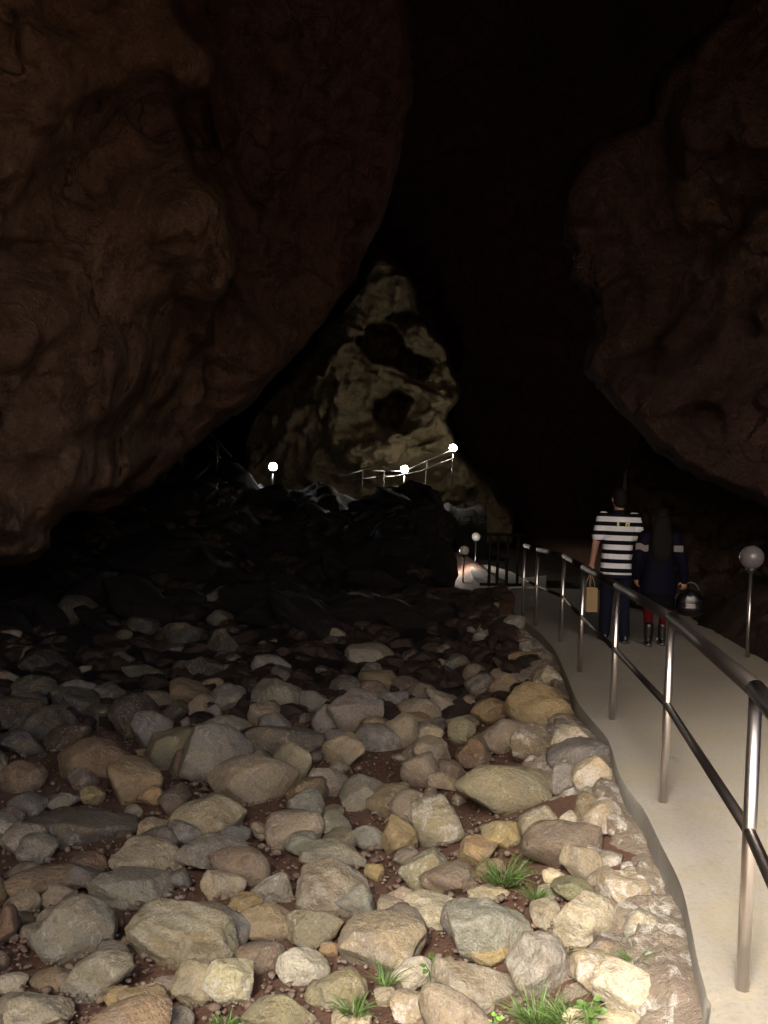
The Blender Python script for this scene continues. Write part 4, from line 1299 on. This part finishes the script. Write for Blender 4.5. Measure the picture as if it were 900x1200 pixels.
# ------------------------------------------------------------------ globe lamps
def mat_globe(name, col, emit, strength):
    g = NT(name)
    g.done(col, 0.25)
    if strength:
        g.b.inputs['Emission Color'].default_value = (*emit, 1)
        g.b.inputs['Emission Strength'].default_value = strength
    return g.m


M['globe_lit'] = mat_globe('lit_globe', (.8, .8, .8), (1.0, 0.92, 0.76), 15.0)
M['globe_soft'] = mat_globe('soft_lit_globe', (.8, .8, .8), (0.95, 0.96, 1.0), 3.0)
M['globe_strong'] = mat_globe('strong_lit_globe', (.8, .8, .8), (1.0, 0.92, 0.82), 40.0)
M['globe_off'] = mat_globe('unlit_globe', (.12, .11, .12), None, 0)
M['globe_dim'] = mat_globe('dim_globe', (.55, .53, .5), None, 0)
M['lamp_post'] = mat_plain('lamp_post_steel', (.45, .42, .40), .3, 1.0, .05, 40, .05)
M['collar'] = mat_plain('black_collar', (.02, .02, .02), .4)


def lamp(px, py, Yd, gr, ph, label, mat, pr=.02):
    g = at_depth(px, py, Yd)
    base = np.array([g[0], g[1], g[2] - gr - ph])
    t = empty('globe_lamp', base)
    tag(t, label, 'lamp', 'globe lamps along the path')
    m = MB()
    m.tube([(0, 0, -.05), (0, 0, ph - .03)], pr, 14)
    m.build('post', M['lamp_post'], t)
    m = MB()
    m.tube([(0, 0, ph - .05), (0, 0, ph - .02), (0, 0, ph + .02)], [pr * 1.2, pr * 2.4, pr * 3.0], 18)
    m.build('collar', M['collar'], t)
    m = MB()
    m.ellipsoid((0, 0, ph + gr), (gr, gr, gr), 32, 20)
    gl = m.build('globe', mat, t)
    return t


lamp(881, 653, 10.4, .125, 1.03, 'unlit grey globe lamp on a thin steel post beside the path', M['globe_off'])
lamp(320, 547, 27.5, .115, 1.0, 'lit white globe lamp standing alone left of the pointed formation', M['globe_soft'])
lamp(474, 550, 30.0, .115, 1.0, 'lit white globe lamp in the middle, where the two handrail lines meet', M['globe_lit'])
lamp(531, 525, 31.5, .115, 1.0, 'lit white globe lamp highest up, at the upper right end of the handrail', M['globe_lit'])
lamp(544, 645, 20.5, .10, .9, 'dull whitish globe lamp low down, left above the lit landing', M['globe_dim'])
lamp(558, 629, 25.0, .11, .9, 'faint grey globe lamp above the dull whitish one', M['globe_dim'])

lamp(522, 648, 22.6, .10, .45, 'lit low globe lamp behind the end of the wet slope, lighting the small landing', M['globe_strong'])

# handrails by the lamps and on the stair
M['pale_rail'] = mat_plain('galvanised_rail', (.11, .105, .095), .5, .2, .05)


def rail_line(name, label, lines, rad, posts=()):
    o0 = at_depth(*lines[0][0])
    t = empty(name, o0)
    tag(t, label, 'handrail')
    for i, ln in enumerate(lines):
        m = MB()
        pts = [at_depth(*p) - o0 for p in ln]
        for a, b in zip(pts[:-1], pts[1:]):
            m.tube([a, b], rad, 8)
        m.build('rail', M['pale_rail'], t)
    for (px, py, Yd, L) in posts:
        m = MB()
        a = at_depth(px, py, Yd) - o0
        m.tube([a, a - np.array([0, 0, L])], rad * 1.1, 8)
        m.build('post', M['pale_rail'], t)
    return t


rail_line('handrail', 'thin pale handrail running past the lamps at the foot of the pointed formation',
          [[(400, 558, 29), (425, 551, 29.6), (450, 552, 30), (474, 552, 30.2), (500, 540, 30.8), (531, 527, 31.4)],
           [(412, 563, 29), (440, 559, 29.6), (462, 558, 30), (492, 552, 30.6), (531, 537, 31.4)]], .017,
          [(425, 551, 29.6, .9), (450, 552, 30, .9), (500, 540, 30.8, .9)])
rail_line('stair_handrail', 'steep thin pale handrail under the left overhanging rock', [[(238, 499, 26), (271, 535, 25)], [(244, 521, 26), (258, 536, 25.4)]], .026,
          [(255, 517, 25.5, .9)])


# ------------------------------------------------------------------ people
skin = mat_plain('skin', (.24, .125, .085), .55, 0, .08, 30, .1)
denim = mat_plain('blue_denim', (.006, .007, .015), .85, 0, .25, 60, .4, .08)
black_hair = mat_plain('black_hair', (.004, .003, .003), .8, 0, .3, 90, .5, .15)
black_shoe = mat_plain('black_leather', (.006, .005, .005), .4)


def mat_stripes():
    g = NT('striped_jersey')
    co = g.coord()
    sep = g.n('ShaderNodeSeparateXYZ')
    g.put(sep.inputs[0], co)
    z = g.math('SUBTRACT', 1.405, sep.outputs[2])
    ph = g.math('FRACT', g.math('ADD', g.math('DIVIDE', z, 0.1035), 20.0))
    white = g.math('LESS_THAN', ph, 0.55)
    below = g.math('LESS_THAN', sep.outputs[2], 1.408)
    line = g.math('LESS_THAN', g.math('ABSOLUTE', g.math('SUBTRACT', sep.outputs[2], 1.452)), 0.006)
    fac = g.math('MAXIMUM', g.math('MULTIPLY', white, below), line)
    n = g.noise(co, 14, 5, .6)
    col = g.mix(fac, (.004, .004, .007), g.mix(n, (.48, .48, .53), (.62, .62, .67)))
    return g.done(col, .85, g.bump(g.noise(co, 9, 4, .5), .8, .05), spec=.1)


def hand(m, wrist, direction, palm_n, s=1.0, curl=0.9):
    """palm and five fingers, curled; wrist position, hand direction, palm normal"""
    w, d, n = Vector(wrist), Vector(direction).normalized(), Vector(palm_n).normalized()
    side = d.cross(n).normalized()
    pc = w + d * .05 * s
    for t in (-.028, -.010, .010, .026):
        m.limb([w + side * t * .6 * s, w + d * .09 * s + side * t * s], [.015 * s, .013 * s], 8)
    m.ellipsoid(pc, (.03 * s, .03 * s, .04 * s), 12, 8)
    for t, L in zip((-.031, -.0105, .0105, .030), (.066, .078, .073, .058)):
        p = w + d * .093 * s + side * t * s
        pts, a = [p], 0.25
        for f in (.45, .32, .23):
            a += curl * .55
            dd = d * math.cos(a) + n * math.sin(a)
            p = p + dd * L * f * s
            pts.append(p)
        m.limb(pts, [.0095 * s, .009 * s, .0085 * s, .0075 * s], 8)
    tb = w + d * .025 * s - side * .028 * s
    m.limb([tb, tb + (d * .5 - side * .8 + n * .4).normalized() * .035 * s, tb + (d * .8 - side * .5 + n * .8).normalized() * .065 * s], [.013 * s, .011 * s, .009 * s], 8)


def man():
    loc = at_plane(719, 752)
    t = empty('person', loc, R(3))
    tag(t, 'walking person in a black and white striped polo shirt and jeans, holding a paper bag', 'person')
    H = .0
    Lsh, Rsh = (-.175, 0, 1.39), (.175, 0, 1.39)
    Lel, Lwr = (-.255, -.01, 1.10), (-.275, .035, .865)
    Rel, Rwr = (.255, -.02, 1.12), (.30, .17, 1.02)
    Lkn, Lan = (-.095, .03, .47), (-.085, .10, .09)
    Rkn, Ran = (.10, .04, .47), (.095, -.07, .10)
    m = MB()
    m.ellipsoid((0, .02, 1.605), (.074, .094, .112))
    m.ellipsoid((0, .055, 1.555), (.055, .06, .06))
    m.limb([(0, .115, 1.59), (0, .125, 1.572)], [.011, .014], 8)
    for s in (-1, 1):
        m.ellipsoid((s * .076, .01, 1.60), (.012, .024, .034), 10, 8)
    m.limb([(0, -.005, 1.36), (0, .005, 1.53)], [.062, .056])
    m.loft([(0, 0, .80, .14, .10), (0, 0, .95, .155, .105), (0, 0, 1.10, .14, .10), (0, 0, 1.30, .165, .11), (0, 0, 1.41, .15, .09), (0, 0, 1.44, .07, .07)])
    m.limb([Lsh, Lel, Lwr], [.055, .042, .028])
    m.limb([Rsh, Rel, Rwr], [.055, .042, .028])
    hand(m, Lwr, (-.03, .05, -1), (.35, .9, 0), 1.0, 1.25)
    hand(m, Rwr, (.35, .8, -.15), (.8, -.3, -.3), 1.0, .8)
    m.limb([(-.085, 0, .86), Lkn, Lan], [.08, .055, .04])
    m.limb([(.085, 0, .86), Rkn, Ran], [.08, .055, .04])
    for a in (Lan, Ran):
        m.limb([a, (a[0], a[1] + .13, a[2] - .05)], [.038, .03])
    m.build_union('body', skin, t, .0075, 2)
    # hair
    m = MB()
    m.ellipsoid((0, .005, 1.628), (.083, .100, .105))
    m.ellipsoid((0, -.035, 1.585), (.074, .066, .085))
    m.build_union('hair', black_hair, t, .01, 1)
    # polo shirt
    m = MB()
    m.loft([(0, 0, .76, .185, .128), (0, 0, .90, .182, .125), (0, 0, 1.08, .168, .118), (0, 0, 1.24, .188, .128), (0, 0, 1.34, .20, .122), (0, -.005, 1.405, .175, .098), (0, -.01, 1.445, .095, .078)])
    for sh, el in ((Lsh, Lel), (Rsh, Rel)):
        e = tuple(sh[k] + (el[k] - sh[k]) * .72 for k in range(3))
        m.limb([sh, e], [.075, .07])
    shirt = m.build_union('polo_shirt', mat_stripes(), t, .010, 3)
    m = MB()
    m.tube([(0, -.002, 1.42), (0, .0, 1.445), (0, .004, 1.475)], [.098, .078, .070], 24)
    m.build('collar', mat_plain('navy_collar', (.005, .005, .008), .85, 0, .1, 20, .2, .08), shirt)
    # pale print between the top stripes
    pr = mat_plain('yellow_print', (.50, .48, .25), .8)
    yb = -.136
    m = MB()
    m.box((-.045, yb, 1.322), (.022, .012, .05))
    m.build('shirt_print', pr, shirt, False)
    m = MB()
    m.box((.048, yb, 1.322), (.014, .012, .05))
    m.box((.060, yb, 1.338), (.016, .0115, .014))
    m.box((.075, yb, 1.322), (.0145, .0125, .05))
    m.build('shirt_print', pr, shirt, False)
    # jeans and shoes
    m = MB()
    m.loft([(0, 0, .72, .165, .118), (0, 0, .85, .165, .118), (0, 0, .93, .16, .112)])
    m.limb([(-.083, 0, .80), Lkn, (Lan[0], Lan[1], .075)], [.098, .074, .062])
    m.limb([(.083, 0, .80), Rkn, (Ran[0], Ran[1], .085)], [.098, .074, .062])
    m.build_union('jeans', denim, t, .010, 3)
    for a, lift in ((Lan, 0), (Ran, .0)):
        m = MB()
        m.ellipsoid((a[0], a[1] + .05, .045), (.046, .135, .045))
        m.ellipsoid((a[0], a[1] - .03, .055), (.040, .05, .055))
        m.box((a[0], a[1] + .05, .012), (.08, .25, .024))
        m.build_union('shoe', black_shoe, t, .008, 3)
    return t, loc, Lwr


def woman():
    loc = at_plane(768, 757)
    t = empty('person', loc, R(-4))
    tag(t, 'walking person with long dark hair, navy jacket with white patches and red leggings', 'person')
    navy = mat_plain('navy_jacket_cloth', (.0022, .0022, .008), .75, 0, .2, 40, .3, .08)
    red = mat_plain('red_leggings', (.05, .002, .003), .8, 0, .15, 60, .2, .08)
    dsk = mat_plain('black_skirt_cloth', (.003, .003, .004), .85, 0, .1, 20, .2, .05)
    Lsh, Rsh = (-.16, 0, 1.20), (.16, 0, 1.20)
    Lel, Lwr = (-.235, -.015, .95), (-.225, .07, .76)
    Rel, Rwr = (.24, -.02, .95), (.285, .02, .74)
    Lkn, Lan = (-.09, .02, .42), (-.088, -.02, .09)
    Rkn, Ran = (.095, .05, .42), (.085, .09, .09)
    m = MB()
    m.ellipsoid((0, .02, 1.405), (.070, .088, .104))
    m.ellipsoid((0, .05, 1.36), (.05, .055, .055))
    m.limb([(0, .108, 1.39), (0, .116, 1.375)], [.010, .012], 8)
    for s in (-1, 1):
        m.ellipsoid((s * .071, .01, 1.40), (.011, .02, .03), 10, 8)
    m.limb([(0, -.005, 1.18), (0, .005, 1.33)], [.052, .047])
    m.loft([(0, 0, .70, .14, .10), (0, 0, .82, .15, .10), (0, 0, .95, .12, .09), (0, 0, 1.12, .14, .10), (0, 0, 1.21, .13, .08), (0, 0, 1.25, .06, .06)])
    m.limb([Lsh, Lel, Lwr], [.045, .036, .024])
    m.limb([Rsh, Rel, Rwr], [.045, .036, .024])
    hand(m, Lwr, (0, .1, -1), (.9, .3, 0), .9, .7)
    hand(m, Rwr, (.03, .05, -1), (-.4, .9, 0), .9, 1.25)
    m.limb([(-.08, 0, .76), Lkn, Lan], [.075, .05, .035])
    m.limb([(.08, 0, .76), Rkn, Ran], [.075, .05, .035])
    for a in (Lan, Ran):
        m.limb([a, (a[0], a[1] + .11, a[2] - .05)], [.034, .027])
    m.build_union('body', skin, t, .0075, 2)
    m = MB()
    m.ellipsoid((0, .0, 1.425), (.082, .10, .105))
    m.loft([(0, -.10, .92, .05, .02), (0, -.112, 1.0, .10, .034), (0, -.105, 1.15, .118, .048), (0, -.075, 1.28, .105, .06), (0, -.04, 1.42, .085, .08)])
    m.build_union('hair', black_hair, t, .010, 3)
    m = MB()
    m.loft([(0, 0, .58, .200, .135), (0, 0, .72, .195, .13), (0, 0, .90, .165, .118), (0, 0, 1.08, .18, .122), (0, 0, 1.18, .175, .108), (0, -.005, 1.235, .12, .085), (0, -.005, 1.265, .075, .07)])
    m.limb([Lsh, Lel, Lwr], [.075, .066, .052])
    m.limb([Rsh, Rel, Rwr], [.075, .066, .052])
    jk = m.build_union('jacket', navy, t, .010, 3)
    wh = mat_plain('white_patch_cloth', (.15, .135, .135), .8)
    for sx, w in ((-.205, .125), (.185, .105)):
        m = MB()
        pts = []
        for k in range(9):
            a = k / 8
            x = sx + (a - .5) * w
            yy = -.10 + 2.2 * (abs(x) - .12) ** 2 * (1 if abs(x) > .12 else 0)
            pts.append((x, yy, 1.085 + (.012 if sx < 0 else 0) * math.sin(a * 6)))
        v, f = [], []
        for (x, y, z) in pts:
            v += [(x, y - .012, z - .034), (x, y - .012, z + .034), (x, y + .03, z + .034), (x, y + .03, z - .034)]
        for k in range(8):
            for j in range(4):
                f.append((k * 4 + j, k * 4 + (j + 1) % 4, k * 4 + 4 + (j + 1) % 4, k * 4 + 4 + j))
        f += [(0, 1, 2, 3), (35, 34, 33, 32)]
        m.add(v, f)
        m.build('white_patch', wh, jk, False)
    m = MB()
    m.loft([(0, .01, .44, .195, .15), (0, 0, .56, .185, .135), (0, 0, .70, .165, .12)])
    m.build_union('skirt', dsk, t, .010, 2)
    m = MB()
    m.limb([(-.08, 0, .66), Lkn, (Lan[0], Lan[1], .16)], [.082, .060, .045])
    m.limb([(.08, 0, .66), Rkn, (Ran[0], Ran[1], .16)], [.082, .060, .045])
    m.loft([(0, 0, .55, .15, .11), (0, 0, .70, .15, .11)])
    m.build_union('leggings', red, t, .009, 2)
    for a in (Lan, Ran):
        m = MB()
        m.limb([(a[0], a[1], .06), (a[0], a[1] - .005, .22)], [.046, .058])
        m.ellipsoid((a[0], a[1] + .05, .042), (.042, .12, .042))
        m.box((a[0], a[1] + .04, .012), (.07, .22, .024))
        m.build_union('boot', black_shoe, t, .008, 2)
    return t, loc, Rwr


mt, mloc, mw = man()
wt, wloc, ww = woman()


def local(t, p):
    return np.array((Matrix.Translation(t.location) @ t.rotation_euler.to_matrix().to_4x4()) @ Vector(p))


# paper bag in the hand of the person in stripes
hp = local(mt, (mw[0] - .003, mw[1] + .02, mw[2] - .10))
bag = empty('paper_bag', hp - np.array([.0, 0, .44]), R(20))
tag(bag, 'tan paper bag with string handles hanging from the hand of the striped walker', 'bag')
kraft = mat_plain('kraft_paper', (.25, .175, .085), .8, 0, .1, 12, .3)
kside = mat_plain('printed_red_side', (.22, .07, .05), .8)
m = MB()
v, f = [], []
for z, sx, sy in ((0, .070, .05), (.14, .072, .054), (.27, .070, .046)):
    for x, y in ((-1, -1), (1, -1), (1, 1), (-1, 1)):
        v.append((x * sx, y * sy, z))
for i in range(2):
    for k in range(4):
        f.append((i * 4 + k, i * 4 + (k + 1) % 4, i * 4 + 4 + (k + 1) % 4, i * 4 + 4 + k))
f.append((3, 2, 1, 0))
m.add(v, f)
sac = m.build('sack', kraft, bag, False)
m = MB()
m.box((.0735, 0, .135), (.002, .085, .25))
m.build('side_panel', kside, sac, False)
for sy in (-.045, .045):
    m = MB()
    m.tube([(-.035, sy, .255), (-.03, sy * .8, .33), (-.012, sy * .3, .40), (0, 0, .425), (.012, sy * .3, .40), (.03, sy * .8, .33), (.035, sy, .255)], .003, 6)
    m.build('handle', mat_plain('string', (.30, .22, .14), .8), bag)

# glossy black handbag of the other person
hp = local(wt, (ww[0] + .02, ww[1] + .03, ww[2] - .08))
hb = empty('handbag', hp - np.array([-.06, 0, .32]), R(-12))
tag(hb, 'glossy black handbag carried at the right side of the person in navy', 'bag')
gloss = mat_plain('patent_leather', (.004, .004, .005), .22, 0, .2, 12, .25, .4)
m = MB()
m.ellipsoid((0, 0, .15), (.155, .075, .15))
m.ellipsoid((0, 0, .09), (.165, .085, .095))
m.build_union('pouch', gloss, hb, .01, 3)
m = MB()
m.tube([(-.10, 0, .22), (-.09, 0, .30), (-.05, 0, .36), (0, 0, .375), (.05, 0, .36), (.09, 0, .30), (.10, 0, .22)], .010, 10)
m.build('strap', gloss, hb)
m = MB()
m.tube([(-.015, -.078, .235), (.015, -.078, .235)], .008, 10)
m.build('clasp', M['dark_steel'], hb)

# ------------------------------------------------------------------ weeds between the stones
leafy = NT('leaf_green')
_c = leafy.coord()
leafy = leafy.done(leafy.mix(leafy.noise(_c, 30), (.035, .075, .015), (.09, .15, .035)), .5)
bright = mat_plain('young_leaf', (.17, .34, .06), .5, 0, .25, 40, 0)


def grass(px, py, w, h, n, label, seed):
    rg = random.Random(seed)
    Yd = 5.0
    for _ in range(10):
        p = at_depth(px, py, Yd)
        d = ray(px, py)
        Yd = .5 * Yd + .5 * float(np.clip(d[1] * (float(bed(p[0], Yd)) + .12 - CAM[2]) / d[2], 2.4, 10))
    p = at_depth(px, py, Yd)
    s = F / Yd
    W, Hh = w / s, h / s
    m = MB()
    for k in range(n):
        a, r = rg.uniform(0, 6.28), rg.random() ** .7 * W * .32
        b = Vector((math.cos(a) * r, math.sin(a) * r * .8, -.05))
        L = Hh * rg.uniform(.55, 1.25)
        dirv = Vector((math.cos(a) * rg.uniform(.1, .9) + rg.uniform(-.3, .3), math.sin(a) * .6 + rg.uniform(-.3, .3), 1.0)).normalized()
        bend = Vector((math.cos(a), math.sin(a), -.9)) * L * rg.uniform(.15, .55)
        wd = rg.uniform(.0012, .0034)
        side = dirv.cross(Vector((rg.uniform(-1, 1), rg.uniform(-1, 1), .1))).normalized()
        v = []
        for j in range(6):
            tt = j / 5
            q = b + dirv * L * tt + bend * tt * tt
            ww_ = wd * (1 - tt ** 1.6) + .0003
            v += [q - side * ww_, q + side * ww_]
        m.add(v, [(2 * j, 2 * j + 1, 2 * j + 3, 2 * j + 2) for j in range(5)])
    o = m.build('grass_tuft', leafy)
    o.location = [float(q) for q in p]
    tag(o, label, 'grass tuft', 'weeds among the stones')


def seedling(px, py, w, n, label, seed, mat):
    rg = random.Random(seed)
    Yd = 4.5
    for _ in range(10):
        p = at_depth(px, py, Yd)
        d = ray(px, py)
        Yd = .5 * Yd + .5 * float(np.clip(d[1] * (float(bed(p[0], Yd)) + .2 - CAM[2]) / d[2], 2.4, 10))
    p = at_depth(px, py, Yd)
    W = 0.75 * w / (F / Yd)
    t = empty('seedling', p - np.array([0, 0, .12]))
    tag(t, label, 'plant', 'weeds among the stones')
    st = MB()
    lf = MB()
    for k in range(n):
        a = rg.uniform(0, 6.28)
        end = Vector((math.cos(a) * W * rg.uniform(.1, .45), math.sin(a) * W * .35, W * rg.uniform(.1, .9) + .03))
        st.tube([(0, 0, -.05), tuple(end * .5 + Vector((0, 0, .02))), tuple(end)], [.002, .0016, .001], 6)
        nrm = Vector((rg.uniform(-.5, .5), -rg.uniform(.2, .9), 1)).normalized()
        d1 = Vector((math.cos(a), math.sin(a), rg.uniform(-.2, .3))).normalized()
        sd = d1.cross(nrm).normalized()
        L, Bw = W * rg.uniform(.25, .4), W * rg.uniform(.10, .16)
        prof_ = ((0, .1), (.2, .75), (.45, 1), (.7, .75), (.9, .3), (1, .03))
        v, f = [], []
        for tt, bw in prof_:
            q = end + d1 * L * tt + nrm * (L * .12 * math.sin(tt * 3.1))
            v += [q - sd * Bw * bw, q + nrm * (-.002), q + sd * Bw * bw]
        for j in range(5):
            f += [(3 * j, 3 * j + 1, 3 * j + 4, 3 * j + 3), (3 * j + 1, 3 * j + 2, 3 * j + 5, 3 * j + 4)]
        lf.add(v, f)
    st.build('stem', leafy, t)
    lf.build('leaves', mat, t)


grass(588, 1022, 62, 40, 130, 'grass tuft behind the blue-grey banded rock, the largest one', 1)
grass(628, 1040, 30, 28, 45, 'grass tuft left of the dark green stone', 2)
grass(415, 1172, 46, 26, 90, 'grass tuft at the foot of the grassy olive stone', 3)
grass(452, 1140, 26, 34, 40, 'grass tuft growing against the front of the big pinkish rock', 4)
grass(528, 1180, 30, 26, 55, 'grass tuft right of the orange-tan bottom stone', 5)
grass(632, 1182, 70, 46, 130, 'grass clump in front of the tall pale grey boulder', 6)
grass(668, 1180, 56, 40, 100, 'grass clump between the tall pale grey boulder and the bright yellow-white boulder', 7)
grass(745, 1112, 26, 36, 26, 'thin grass sprig against the crusted kerb stones', 8)
grass(262, 1186, 46, 16, 70, 'low dry grass below the lumpy pale stone', 9)
grass(655, 1106, 34, 40, 12, 'single long grass blades over the tall pale grey boulder', 10)
seedling(581, 1178, 24, 12, 'bright green seedling on the grey-tan bottom rock', 1, bright)
seedling(548, 1056, 30, 9, 'dark green leafy seedling above the long white stone', 2, leafy)
seedling(508, 1120, 34, 14, 'leafy weed right of the big pinkish rock', 3, leafy)
seedling(690, 1165, 40, 16, 'broad leafed weed left of the bright yellow-white boulder', 4, leafy)
